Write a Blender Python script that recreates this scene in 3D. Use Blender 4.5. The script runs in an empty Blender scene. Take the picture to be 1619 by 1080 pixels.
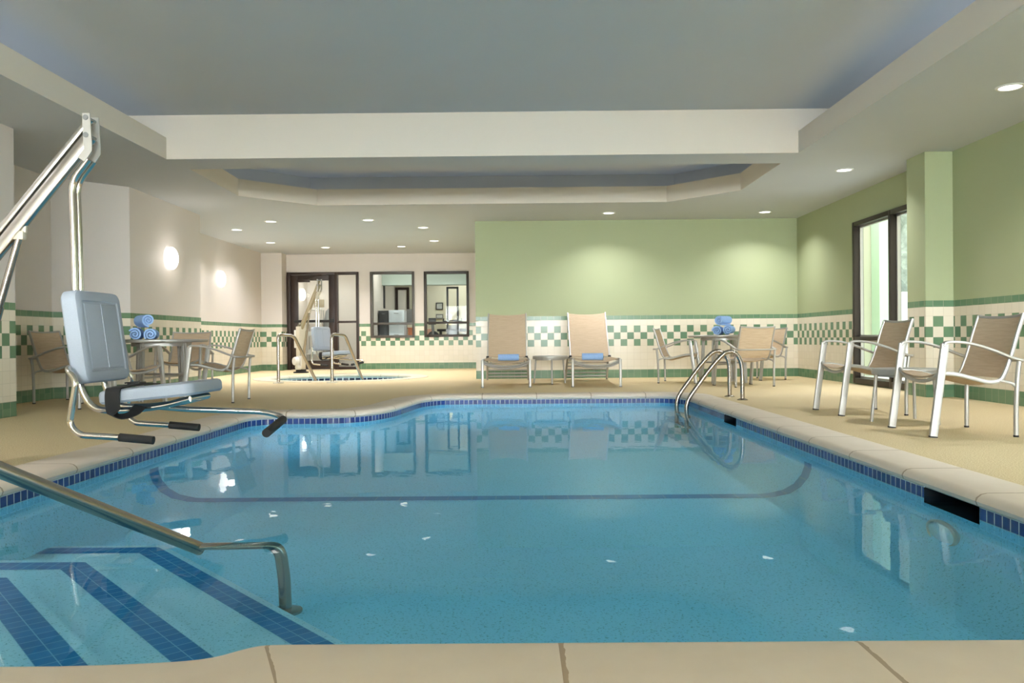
import bpy, bmesh, math, random
from mathutils import Vector, Matrix
random.seed(7)
C = bpy.context.scene
COL = C.collection
PI = math.pi
H = 2.556            # soffit height
HL = 2.783           # top of the light cove lip
HU = 3.0165          # tray ceiling
D = 13.1525          # green back wall
D2 = 17.96           # far wall with door
XR = 4.549           # right wall
XG = -0.659          # left end of the green block
WL = -0.095          # water level
FL = -0.38           # pool floor


def lin(r, g, b):
    f = lambda c: (c / 255 / 12.92) if c / 255 <= 0.04045 else ((c / 255 + 0.055) / 1.055) ** 2.4
    return (f(r), f(g), f(b), 1.0)


YR = -8.0            # unseen rear wall, set far back to even out its added window light


# ------------------------------------------------------------------ camera
F_PX, YAW, PITCH, ROLL = 1282.7, -0.0057, -0.0036, -0.0089
cam_data = bpy.data.cameras.new('camera')
cam = bpy.data.objects.new('camera', cam_data)
COL.objects.link(cam)
cam_data.sensor_fit = 'HORIZONTAL'
cam_data.sensor_width = 36.0
cam_data.lens = 36.0 * F_PX / 1619.0
cam_data.clip_start = 0.05
fw = Vector((math.sin(YAW) * math.cos(PITCH), math.cos(YAW) * math.cos(PITCH), math.sin(PITCH)))
rt = Vector((math.cos(YAW), -math.sin(YAW), 0))
up = rt.cross(fw)
rt2 = rt * math.cos(ROLL) + up * math.sin(ROLL)
up2 = -rt * math.sin(ROLL) + up * math.cos(ROLL)
m3 = Matrix((rt2, up2, -fw)).transposed()
cam.matrix_world = Matrix.Translation((0, 0, 0.65)) @ m3.to_4x4()
C.camera = cam

# ------------------------------------------------------------------ view, world, daylight
C.view_settings.view_transform = 'Standard'
C.view_settings.look = 'None'
C.view_settings.gamma = 1.0
C.view_settings.use_curve_mapping = False
C.view_settings.exposure = 0.42
C.cycles.max_bounces = 12
C.cycles.diffuse_bounces = 6
C.cycles.glossy_bounces = 6
C.cycles.transmission_bounces = 8
C.cycles.transparent_max_bounces = 16
C.cycles.caustics_reflective = False
C.cycles.caustics_refractive = False
C.cycles.sample_clamp_indirect = 6.0
C.cycles.use_denoising = True

world = bpy.data.worlds.new('world')
C.world = world
world.use_nodes = True
wt = world.node_tree
bg = wt.nodes['Background']
# bright sun-side sky behind the camera, soft overcast elsewhere
SKY_SUN, SKY_SIDE = 48.0, 3.0
tc = wt.nodes.new('ShaderNodeTexCoord')
sx = wt.nodes.new('ShaderNodeSeparateXYZ')
wt.links.new(tc.outputs['Generated'], sx.inputs[0])
mr = wt.nodes.new('ShaderNodeMapRange')
mr.interpolation_type = 'SMOOTHSTEP'
mr.inputs['From Min'].default_value = 0.45
mr.inputs['From Max'].default_value = 0.85
mr.inputs['To Min'].default_value = SKY_SIDE
mr.inputs['To Max'].default_value = SKY_SUN
ng = wt.nodes.new('ShaderNodeMath')
ng.operation = 'MULTIPLY'
ng.inputs[1].default_value = -1.0
wt.links.new(sx.outputs[1], ng.inputs[0])
wt.links.new(ng.outputs[0], mr.inputs['Value'])
wt.links.new(mr.outputs[0], bg.inputs[1])
bg.inputs[0].default_value = (0.95, 0.98, 1.0, 1)

LAMP_W = 14.0        # each recessed downlight
LAMP_COL = (1.0, 0.975, 0.97)


# ------------------------------------------------------------------ node helpers


class NT:
    def __init__(s, name):
        s.m = bpy.data.materials.new(name)
        s.m.use_nodes = True
        s.t = s.m.node_tree
        s.t.nodes.clear()
        s.out = s.t.nodes.new('ShaderNodeOutputMaterial')

    def n(s, typ, **kw):
        nd = s.t.nodes.new(typ)
        for k, v in kw.items():
            setattr(nd, k, v)
        return nd

    def link(s, a, b):
        s.t.links.new(a, b)

    def put(s, sock, v):
        if isinstance(v, (int, float)):
            sock.default_value = v
        elif isinstance(v, tuple):
            sock.default_value = v
        else:
            s.t.links.new(v, sock)

    def math(s, op, a, b=None, c=None):
        nd = s.n('ShaderNodeMath', operation=op)
        s.put(nd.inputs[0], a)
        if b is not None:
            s.put(nd.inputs[1], b)
        if c is not None:
            s.put(nd.inputs[2], c)
        return nd.outputs[0]

    def mix(s, f, a, b):
        nd = s.n('ShaderNodeMix', data_type='RGBA')
        s.put(nd.inputs[0], f)
        s.put(nd.inputs[6], a)
        s.put(nd.inputs[7], b)
        return nd.outputs[2]

    def noise(s, vec, scale, detail=2.0, rough=0.5):
        nd = s.n('ShaderNodeTexNoise')
        if vec is not None:
            s.link(vec, nd.inputs['Vector'])
        nd.inputs['Scale'].default_value = scale
        nd.inputs['Detail'].default_value = detail
        nd.inputs['Roughness'].default_value = rough
        return nd.outputs[0]

    def coords(s, which='Object'):
        return s.n('ShaderNodeTexCoord').outputs[which]

    def uv(s):
        sp = s.n('ShaderNodeSeparateXYZ')
        s.link(s.coords('UV'), sp.inputs[0])
        return sp.outputs[0], sp.outputs[1]

    def bump(s, h, strength, dist=0.01):
        nd = s.n('ShaderNodeBump')
        nd.inputs['Strength'].default_value = strength
        nd.inputs['Distance'].default_value = dist
        s.link(h, nd.inputs['Height'])
        return nd.outputs[0]

    def bsdf(s, col, rough=0.5, metal=0.0, normal=None, spec=None, emit=None, estr=0.0):
        b = s.n('ShaderNodeBsdfPrincipled')
        s.put(b.inputs['Base Color'], col)
        s.put(b.inputs['Roughness'], rough)
        s.put(b.inputs['Metallic'], metal)
        if spec is not None:
            b.inputs['Specular IOR Level'].default_value = spec
        if normal is not None:
            s.link(normal, b.inputs['Normal'])
        if emit is not None:
            s.put(b.inputs['Emission Color'], emit)
            b.inputs['Emission Strength'].default_value = estr
        s.link(b.outputs[0], s.out.inputs[0])
        return b

    def schlick(s, f0, normal=None):
        lw = s.n('ShaderNodeLayerWeight')
        lw.inputs[0].default_value = 0.5
        if normal is not None:
            s.link(normal, lw.inputs['Normal'])
        p = s.math('POWER', lw.outputs['Facing'], 5.0)
        return s.math('MULTIPLY_ADD', p, 1 - f0, f0)

    # boolean-like helpers
    def lt(s, a, b): return s.math('LESS_THAN', a, b)
    def gt(s, a, b): return s.math('GREATER_THAN', a, b)
    def mul(s, a, b): return s.math('MULTIPLY', a, b)
    def between(s, v, a, b): return s.mul(s.gt(v, a), s.lt(v, b))


def plain(name, col, rough=0.5, metal=0.0, var=0.0, scale=20.0, bump=0.0, bscale=200.0, spec=None, emit=None, estr=0.0):
    t = NT(name)
    co = t.coords()
    c = col
    if var:
        f = t.noise(co, scale, 3)
        dark = tuple(x * (1 - var) for x in col[:3]) + (1,)
        lite = tuple(min(1, x * (1 + var)) for x in col[:3]) + (1,)
        c = t.mix(f, dark, lite)
    nrm = t.bump(t.noise(co, bscale, 2), bump) if bump else None
    t.bsdf(c, rough, metal, nrm, spec, emit, estr)
    return t.m


def wainscot(name, paint):
    """painted wall over a tiled dado; pattern from UV in metres (u along, v height)"""
    t = NT(name)
    u, v = t.uv()
    T, R0, RH = 0.1076, 0.515, 0.11
    fu = t.math('DIVIDE', u, T)
    iu = t.math('FLOOR', fu)
    row = t.math('FLOOR', t.math('DIVIDE', t.math('SUBTRACT', v, R0), RH))
    par = t.math('FLOORED_MODULO', t.math('ADD', iu, row), 2.0)
    green = t.mul(t.lt(par, 0.5), t.between(v, R0, R0 + 3 * RH))
    base = t.lt(v, 0.133)
    stripe = t.between(v, 0.941, 1.007)
    isgreen = t.math('MINIMUM', t.math('ADD', t.math('ADD', green, base), stripe), 1.0)
    tiled = t.lt(v, 1.007)
    wn = t.n('ShaderNodeTexWhiteNoise', noise_dimensions='2D')
    cmb = t.n('ShaderNodeCombineXYZ')
    t.link(iu, cmb.inputs[0])
    t.link(row, cmb.inputs[1])
    t.link(cmb.outputs[0], wn.inputs[0])
    gcol = t.mix(wn.outputs[0], lin(92, 128, 100), lin(112, 142, 112))
    ccol = t.mix(wn.outputs[0], lin(226, 218, 200), lin(232, 224, 208))
    # grout
    def edge(f, w):
        fr = t.math('FRACT', f)
        return t.math('MAXIMUM', t.lt(fr, w), t.gt(fr, 1 - w))
    gx = edge(fu, 0.018)
    gy = t.mul(edge(t.math('DIVIDE', t.math('SUBTRACT', v, R0), RH), 0.018), t.between(v, 0.14, 0.94))
    gl = t.math('MAXIMUM', t.between(v, 0.130, 0.135), t.between(v, 0.939, 0.943))
    grout = t.mul(t.math('MAXIMUM', t.math('MAXIMUM', gx, gy), gl), tiled)
    col = t.mix(isgreen, ccol, gcol)
    col = t.mix(t.mul(grout, 0.55), col, lin(196, 188, 170))
    col = t.mix(tiled, paint, col)
    rough = t.math('SUBTRACT', 0.6, t.mul(tiled, 0.36))
    h = t.math('SUBTRACT', 1.0, grout)
    t.bsdf(col, rough, 0.0, t.bump(h, 0.25, 0.002), 0.35)
    return t.m


def pool_tile(name, c0, c1, cg, w=0.052, h=0.05, v0=0.0, gw=0.055, rough=0.15, spec=0.5):
    t = NT(name)
    u, v = t.uv()
    fu = t.math('DIVIDE', u, w)
    fv = t.math('DIVIDE', t.math('SUBTRACT', v, v0), h)
    wn = t.n('ShaderNodeTexWhiteNoise', noise_dimensions='2D')
    cmb = t.n('ShaderNodeCombineXYZ')
    t.link(t.math('FLOOR', fu), cmb.inputs[0])
    t.link(t.math('FLOOR', fv), cmb.inputs[1])
    t.link(cmb.outputs[0], wn.inputs[0])
    def edge(f):
        fr = t.math('FRACT', f)
        return t.math('MAXIMUM', t.lt(fr, gw), t.gt(fr, 1 - gw))
    g = t.math('MAXIMUM', edge(fu), edge(fv))
    col = t.mix(g, t.mix(wn.outputs[0], c0, c1), cg)
    t.bsdf(col, rough, 0.0, None, spec)
    return t.m


def glass_mat(name, tint=(0.95, 0.97, 0.96, 1), refl=1.0):
    t = NT(name)
    tr = t.n('ShaderNodeBsdfTransparent')
    tr.inputs[0].default_value = tint
    gl = t.n('ShaderNodeBsdfGlossy')
    gl.inputs['Roughness'].default_value = 0.01
    mx = t.n('ShaderNodeMixShader')
    t.link(t.mul(t.schlick(0.04), refl), mx.inputs[0])
    t.link(tr.outputs[0], mx.inputs[1])
    t.link(gl.outputs[0], mx.inputs[2])
    t.link(mx.outputs[0], t.out.inputs[0])
    return t.m


def water_mat(name, tint):
    t = NT(name)
    co = t.coords()
    mp = t.n('ShaderNodeMapping')
    mp.inputs['Scale'].default_value = (1.0, 0.75, 1.0)
    t.link(co, mp.inputs[0])
    n1 = t.noise(mp.outputs[0], 5.5, 2, 0.45)
    n2 = t.noise(mp.outputs[0], 17.0, 1, 0.5)
    hgt = t.math('ADD', n1, t.mul(n2, 0.18))
    nrm = t.bump(hgt, 0.05, 0.012)
    tr = t.n('ShaderNodeBsdfTransparent')
    tr.inputs[0].default_value = tint
    gl = t.n('ShaderNodeBsdfGlossy')
    gl.inputs['Roughness'].default_value = 0.0
    gl.inputs[0].default_value = (1, 1, 1, 1)
    t.link(nrm, gl.inputs['Normal'])
    mx = t.n('ShaderNodeMixShader')
    t.link(t.mul(t.schlick(0.02, nrm), 0.48), mx.inputs[0])
    t.link(tr.outputs[0], mx.inputs[1])
    t.link(gl.outputs[0], mx.inputs[2])
    t.link(mx.outputs[0], t.out.inputs[0])
    return t.m


def deck_mat():
    t = NT('pebble_deck')
    co = t.coords()
    a = t.noise(co, 150, 3, 0.75)
    b = t.noise(co, 1.3, 3, 0.5)
    c = t.noise(co, 90, 2, 0.6)
    af = t.n('ShaderNodeMapRange')
    t.link(a, af.inputs[0])
    af.inputs[1].default_value, af.inputs[2].default_value = 0.36, 0.62
    col = t.mix(af.outputs[0], lin(186, 158, 108), lin(250, 236, 200))
    col = t.mix(t.mul(c, 0.25), col, lin(236, 216, 170))
    col = t.mix(t.mul(b, 0.25), col, lin(214, 186, 140))
    t.bsdf(col, 0.75, 0.0, t.bump(a, 0.7, 0.006), 0.25)
    return t.m


def plaster_mat(name, c0, c1, sp):
    t = NT(name)
    co = t.coords()
    a = t.noise(co, 95, 3, 0.75)
    b = t.noise(co, 1.5, 3, 0.5)
    col = t.mix(b, c0, c1)
    spk = t.gt(a, 0.60)
    col = t.mix(t.mul(spk, 0.6), col, sp)
    t.bsdf(col, 0.8, 0.0, None, 0.0)
    return t.m


def coping_mat(name, c0, c1, joint, pitch, width):
    t = NT(name)
    u, v = t.uv()
    co = t.coords()
    a = t.noise(co, 6, 4, 0.6)
    b = t.noise(co, 220, 2, 0.5)
    col = t.mix(a, c0, c1)
    fr = t.math('FRACT', t.math('DIVIDE', u, pitch))
    w = width / pitch
    wob = t.mul(t.math('SUBTRACT', t.noise(co, 40, 2), 0.5), w * 0.8)
    g = t.lt(t.math('ADD', fr, wob), w)
    col = t.mix(t.mul(g, 0.85), col, joint)
    hgt = t.math('SUBTRACT', t.mul(b, 0.12), t.mul(g, 0.8))
    t.bsdf(col, 0.6, 0.0, t.bump(hgt, 0.4, 0.004), 0.3)
    return t.m


def sling_mat(name, c0, c1, uv=False):
    t = NT(name)
    co = t.coords()
    w1 = t.n('ShaderNodeTexWave', bands_direction='X')
    w1.inputs['Scale'].default_value = 160
    w2 = t.n('ShaderNodeTexWave', bands_direction='Z')
    w2.inputs['Scale'].default_value = 160
    t.link(co, w1.inputs[0])
    t.link(co, w2.inputs[0])
    mp = t.n('ShaderNodeMapping')
    mp.inputs['Scale'].default_value = (6, 90, 90)
    t.link(co, mp.inputs[0])
    streak = t.noise(mp.outputs[0], 1.0, 2)
    wv = t.mul(w1.outputs['Fac'], w2.outputs['Fac'])
    f = t.math('ADD', t.mul(streak, 0.7), t.mul(wv, 0.3))
    t.bsdf(t.mix(f, c0, c1), 0.7, 0.0, t.bump(wv, 0.15, 0.001), 0.2)
    return t.m


M = {}
M['paint_beige'] = wainscot('beige_paint_over_tile', lin(216, 208, 202))
M['paint_green'] = wainscot('green_paint_over_tile', lin(170, 179, 143))
M['ceiling'] = plain('ceiling_paint', lin(202, 207, 214), 0.75, var=0.02, scale=2, spec=0.2)
M['beam'] = plain('beam_paint', lin(222, 214, 203), 0.7, spec=0.2)
M['deck'] = deck_mat()
M['coping'] = coping_mat('coping_stone', lin(222, 206, 190), lin(234, 222, 208), lin(166, 144, 120), 0.625, 0.011)
M['tub_coping'] = coping_mat('tub_coping_stone', lin(206, 194, 170), lin(222, 212, 192), lin(170, 155, 125), 0.45, 0.012)
M['plaster'] = plaster_mat('pool_plaster', lin(158, 217, 243), lin(166, 223, 247), lin(62, 122, 146))
M['step_plaster'] = plaster_mat('step_plaster', lin(194, 226, 242), lin(200, 232, 246), lin(96, 150, 166))
M['navy_tile'] = pool_tile('navy_waterline_tile', lin(26, 48, 112), lin(44, 72, 138), lin(205, 212, 214), 0.052, 0.054, -0.1045)
M['step_tile'] = pool_tile('blue_step_tile', lin(58, 122, 176), lin(70, 136, 188), lin(140, 190, 216), 0.0525, 0.0525, 0.0, 0.03, 0.6, 0.0)
M['tub_tile'] = pool_tile('dark_tub_tile', lin(16, 22, 44), lin(34, 44, 76), lin(200, 205, 205), 0.11, 0.075, -0.13, 0.1)
M['water'] = water_mat('pool_water', (0.60, 0.86, 0.96, 1))
M['tub_water'] = water_mat('tub_water', (0.80, 0.92, 0.90, 1))
M['chrome'] = plain('polished_steel', lin(214, 210, 204), 0.16, 1.0, bump=0.02, bscale=60)
M['brushed'] = plain('brushed_steel', lin(172, 164, 154), 0.24, 1.0, bump=0.03, bscale=120)
M['alu'] = plain('silver_aluminium', lin(178, 176, 172), 0.42, 0.5, bump=0.02, bscale=150)
M['alu_light'] = plain('pale_aluminium', lin(194, 192, 188), 0.36, 0.5, bump=0.02, bscale=150)
M['sling'] = sling_mat('tan_sling_fabric', lin(178, 154, 128), lin(220, 200, 174))
M['black_rubber'] = plain('black_rubber', lin(34, 33, 33), 0.7, var=0.2, scale=80, bump=0.2, bscale=400)
M['black_web'] = plain('black_webbing', lin(24, 24, 25), 0.8, var=0.2, scale=200, bump=0.3, bscale=500)
M['lift_pad'] = plain('grey_blue_plastic', lin(158, 166, 178), 0.55, var=0.05, scale=180, bump=0.25, bscale=350)
M['lift_cream'] = plain('cream_coated_metal', lin(208, 200, 182), 0.4, 0.1, var=0.04)
M['brushed_arm'] = plain('satin_steel_arm', lin(196, 194, 190), 0.26, 1.0, bump=0.03, bscale=90)
M['olive_arm'] = plain('olive_coated_arm', lin(158, 148, 122), 0.4, 0.2, var=0.05)
M['lift_white'] = plain('white_plastic', lin(222, 220, 214), 0.4, var=0.03)
M['towel'] = plain('blue_terry', lin(160, 194, 242), 0.95, var=0.12, scale=55, bump=0.5, bscale=260, spec=0.05)
M['frame_dark'] = plain('dark_bronze_frame', lin(52, 44, 38), 0.4, 0.3)
M['frame_grey'] = plain('grey_bronze_frame', lin(78, 72, 66), 0.4, 0.3)
M['door_brown'] = plain('dark_brown_door', lin(48, 32, 26), 0.4, 0.1, var=0.15, scale=6)
M['glass'] = glass_mat('window_glass', refl=0.15)
M['lens'] = plain('lit_lens', (1, 1, 1, 1), 0.4, emit=(1, 0.98, 0.95, 1), estr=2.4)
M['sconce_lens'] = plain('lit_opal_dome', (1, 1, 1, 1), 0.4, emit=(1, 0.97, 0.93, 1), estr=2.3)
M['white'] = plain('white_enamel', lin(226, 226, 222), 0.45)
M['room_wall'] = plain('pale_yellow_paint', lin(216, 212, 190), 0.7)
M['room_green'] = plain('grey_green_paint', lin(176, 190, 180), 0.7)
M['corridor'] = plain('white_corridor_paint', lin(226, 220, 212), 0.7)
M['room_floor'] = plain('grey_room_floor', lin(150, 144, 136), 0.6, var=0.1, scale=40)
M['dark_plastic'] = plain('charcoal_plastic', lin(54, 56, 58), 0.45)
M['steel_grey'] = plain('grey_plastic', lin(128, 130, 130), 0.4)
M['cab_white'] = plain('pale_grey_drawers', lin(206, 214, 220), 0.4)
M['orange'] = plain('orange_wood', lin(190, 112, 66), 0.5, var=0.15)
M['pink'] = plain('terracotta_board', lin(206, 160, 138), 0.6)
M['tan_sign'] = plain('tan_sign_board', lin(178, 166, 140), 0.5)
M['panel_blue'] = plain('blue_light_panel', lin(150, 190, 200), 0.4, emit=(0.62, 0.85, 0.92, 1), estr=0.6)
M['lampshade'] = plain('lit_yellow_shade', lin(250, 226, 150), 0.6, emit=(1, 0.82, 0.42, 1), estr=1.2)
M['picture'] = plain('grey_print', lin(186, 190, 186), 0.6, var=0.3, scale=14)
M['snow'] = plain('pale_concrete', lin(226, 230, 232), 0.9)
M['ext_cream'] = plain('cream_render', lin(214, 212, 192), 0.9)
M['ext_mint'] = plain('pale_mint_render', lin(200, 226, 204), 0.9)
M['hedge'] = plain('grey_green_foliage', lin(150, 160, 148), 0.9, var=0.6, scale=9, bump=1.0, bscale=14)
M['pool_lamp'] = plain('white_pool_lens', lin(206, 228, 236), 0.25, bump=0.3, bscale=60)
M['dark_hole'] = plain('dark_throat', lin(36, 46, 54), 0.6)

# ------------------------------------------------------------------ mesh helpers


def BM():
    return bmesh.new()


def to_obj(name, bm, mats, parent=None, loc=(0, 0, 0), smooth=35, recalc=True):
    if recalc:
        bmesh.ops.recalc_face_normals(bm, faces=bm.faces[:])
    me = bpy.data.meshes.new(name)
    bm.to_mesh(me)
    bm.free()
    for mm in (mats if isinstance(mats, (list, tuple)) else [mats]):
        me.materials.append(mm)
    if smooth:
        for p in me.polygons:
            p.use_smooth = True
        me.set_sharp_from_angle(angle=math.radians(smooth))
    o = bpy.data.objects.new(name, me)
    COL.objects.link(o)
    o.location = loc
    if parent is not None:
        o.parent = parent
    return o


def tag(o, label=None, cat=None, group=None, kind=None):
    if label: o['label'] = label
    if cat: o['category'] = cat
    if group: o['group'] = group
    if kind: o['kind'] = kind
    return o


def thing(name, label, cat, loc=(0, 0, 0), rotz=0.0, group=None):
    o = bpy.data.objects.new(name, None)
    o.empty_display_size = 0.1
    COL.objects.link(o)
    o.location = loc
    o.rotation_euler = (0, 0, rotz)
    return tag(o, label, cat, group)


def struct(name, bm, mats, label=None, cat=None, parent=None, smooth=35):
    o = to_obj(name, bm, mats, parent, smooth=smooth)
    if parent is None:
        tag(o, label or name.replace('_', ' '), cat or name.split('_')[0], kind='structure')
    return o


def copy_tree(o, parent=None):
    c = o.copy()
    COL.objects.link(c)
    if parent is not None:
        c.parent = parent
    for ch in list(o.children):
        copy_tree(ch, c)
    return c


def place(o, loc, rotz, label, group=None):
    o.location = loc
    o.rotation_euler = (0, 0, rotz)
    o['label'] = label
    if group: o['group'] = group
    return o


def box(bm, x0, x1, y0, y1, z0, z1, bevel=0.0, mi=0):
    vs = [bm.verts.new(p) for p in ((x0, y0, z0), (x1, y0, z0), (x1, y1, z0), (x0, y1, z0), (x0, y0, z1), (x1, y0, z1), (x1, y1, z1), (x0, y1, z1))]
    fs = [bm.faces.new([vs[i] for i in q]) for q in ((3, 2, 1, 0), (4, 5, 6, 7), (0, 1, 5, 4), (1, 2, 6, 5), (2, 3, 7, 6), (3, 0, 4, 7))]
    for f in fs: f.material_index = mi
    if bevel:
        es = list({e for f in fs for e in f.edges})
        bmesh.ops.bevel(bm, geom=es, offset=bevel, segments=2, affect='EDGES', profile=0.6)
    return fs


def fillet(pts, r, n=6):
    pts = [Vector(p) for p in pts]
    out = [pts[0]]
    for i in range(1, len(pts) - 1):
        a, b, c = pts[i - 1], pts[i], pts[i + 1]
        d1, d2 = (a - b), (c - b)
        rr = min(r if not isinstance(r, (list, tuple)) else r[i - 1], d1.length * 0.49, d2.length * 0.49)
        p, q = b + d1.normalized() * rr, b + d2.normalized() * rr
        for k in range(n + 1):
            s = k / n
            out.append(p * (1 - s) ** 2 + b * 2 * s * (1 - s) + q * s * s)
    out.append(pts[-1])
    return out


def spline(pts, n=6):
    P = [Vector(p) for p in pts]
    P = [P[0] * 2 - P[1]] + P + [P[-1] * 2 - P[-2]]
    out = []
    for i in range(1, len(P) - 2):
        for k in range(n):
            s = k / n
            a, b, c, d = P[i - 1], P[i], P[i + 1], P[i + 2]
            out.append(0.5 * ((2 * b) + (c - a) * s + (2 * a - 5 * b + 4 * c - d) * s * s + (3 * b - a - 3 * c + d) * s ** 3))
    out.append(P[-2])
    return out


def sweep(bm, path, sec, up=None, caps=True, mi=0):
    """sweep a closed section [(a,b)] along a path; a = side axis, b = up axis"""
    path = [Vector(p) for p in path]
    n = len(path)
    T = []
    for i in range(n):
        t = (path[min(i + 1, n - 1)] - path[max(i - 1, 0)])
        T.append(t.normalized())
    if up is None:
        up0 = Vector((0, 0, 1)) if abs(T[0].z) < 0.9 else Vector((1, 0, 0))
    else:
        up0 = Vector(up)
    u = (up0 - T[0] * up0.dot(T[0])).normalized()
    rings = []
    for i in range(n):
        if up is not None and abs(Vector(up).dot(T[i])) < 0.98:
            u = Vector(up)
        u = (u - T[i] * u.dot(T[i])).normalized()
        s = T[i].cross(u)
        rings.append([bm.verts.new(path[i] + s * a + u * b) for a, b in sec])
    k = len(sec)
    for i in range(n - 1):
        for j in range(k):
            f = bm.faces.new((rings[i][j], rings[i][(j + 1) % k], rings[i + 1][(j + 1) % k], rings[i + 1][j]))
            f.material_index = mi
    if caps:
        bm.faces.new(rings[0][::-1]).material_index = mi
        bm.faces.new(rings[-1]).material_index = mi


def circ(r, n=12, ry=None):
    ry = r if ry is None else ry
    return [(r * math.cos(2 * PI * i / n), ry * math.sin(2 * PI * i / n)) for i in range(n)]


def rrect(w, h, c=0.25, n=3):
    """rounded rectangle section; c = corner radius as share of the short side"""
    r = min(w, h) * c
    out = []
    for cx, cy, a0 in ((w / 2 - r, h / 2 - r, 0), (-w / 2 + r, h / 2 - r, 90), (-w / 2 + r, -h / 2 + r, 180), (w / 2 - r, -h / 2 + r, 270)):
        for k in range(n):
            a = math.radians(a0 + 90 * k / (n - 1))
            out.append((cx + r * math.cos(a), cy + r * math.sin(a)))
    return out


def tube(bm, path, r, n=12, caps=True, mi=0):
    sweep(bm, path, circ(r, n), None, caps, mi)


def lathe(bm, prof, center=(0, 0, 0), n=32, axis='Z', mi=0):
    cx, cy, cz = center
    rings = []
    for r, z in prof:
        if r < 1e-6:
            v = {'Z': (cx, cy, cz + z), 'X': (cx + z, cy, cz), 'Y': (cx, cy + z, cz)}[axis]
            rings.append([bm.verts.new(v)])
        else:
            ring = []
            for i in range(n):
                a = 2 * PI * i / n
                c, s = r * math.cos(a), r * math.sin(a)
                v = {'Z': (cx + c, cy + s, cz + z), 'X': (cx + z, cy + c, cz + s), 'Y': (cx + s, cy + z, cz + c)}[axis]
                ring.append(bm.verts.new(v))
            rings.append(ring)
    for a, b in zip(rings[:-1], rings[1:]):
        for i in range(n):
            j = (i + 1) % n
            q = []
            for v in (a[i % len(a)], a[j % len(a)], b[j % len(b)], b[i % len(b)]):
                if v not in q: q.append(v)
            if len(q) >= 3:
                bm.faces.new(q).material_index = mi


def slab(bm, fn, nu, nv, th, mi=0):
    """closed thin shell from surface fn(s,t)->(pos, normal)"""
    top, bot = [], []
    for i in range(nu + 1):
        a, b = [], []
        for j in range(nv + 1):
            p, nn = fn(i / nu, j / nv)
            p, nn = Vector(p), Vector(nn).normalized()
            a.append(bm.verts.new(p + nn * th / 2))
            b.append(bm.verts.new(p - nn * th / 2))
        top.append(a); bot.append(b)
    for i in range(nu):
        for j in range(nv):
            bm.faces.new((top[i][j], top[i + 1][j], top[i + 1][j + 1], top[i][j + 1])).material_index = mi
            bm.faces.new((bot[i][j + 1], bot[i + 1][j + 1], bot[i + 1][j], bot[i][j])).material_index = mi
    for j in range(nv):
        bm.faces.new((top[0][j + 1], bot[0][j + 1], bot[0][j], top[0][j])).material_index = mi
        bm.faces.new((top[nu][j], bot[nu][j], bot[nu][j + 1], top[nu][j + 1])).material_index = mi
    for i in range(nu):
        bm.faces.new((top[i][0], bot[i][0], bot[i + 1][0], top[i + 1][0])).material_index = mi
        bm.faces.new((top[i + 1][nv], bot[i + 1][nv], bot[i][nv], top[i][nv])).material_index = mi


def prism(bm, poly, z0, z1, mi=0):
    a = [bm.verts.new((x, y, z0)) for x, y in poly]
    b = [bm.verts.new((x, y, z1)) for x, y in poly]
    n = len(poly)
    bm.faces.new(a[::-1]).material_index = mi
    bm.faces.new(b).material_index = mi
    for i in range(n):
        bm.faces.new((a[i], a[(i + 1) % n], b[(i + 1) % n], b[i])).material_index = mi


def fill_plane(bm, loops, z):
    """flat face set bounded by the first loop with the others as holes"""
    es = []
    for lp in loops:
        vs = [bm.verts.new((x, y, z)) for x, y in lp]
        for i in range(len(vs)):
            es.append(bm.edges.new((vs[i], vs[(i + 1) % len(vs)])))
    bmesh.ops.triangle_fill(bm, edges=es, use_beauty=True, use_dissolve=False)
    for f in bm.faces:
        f.normal_update()


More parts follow.
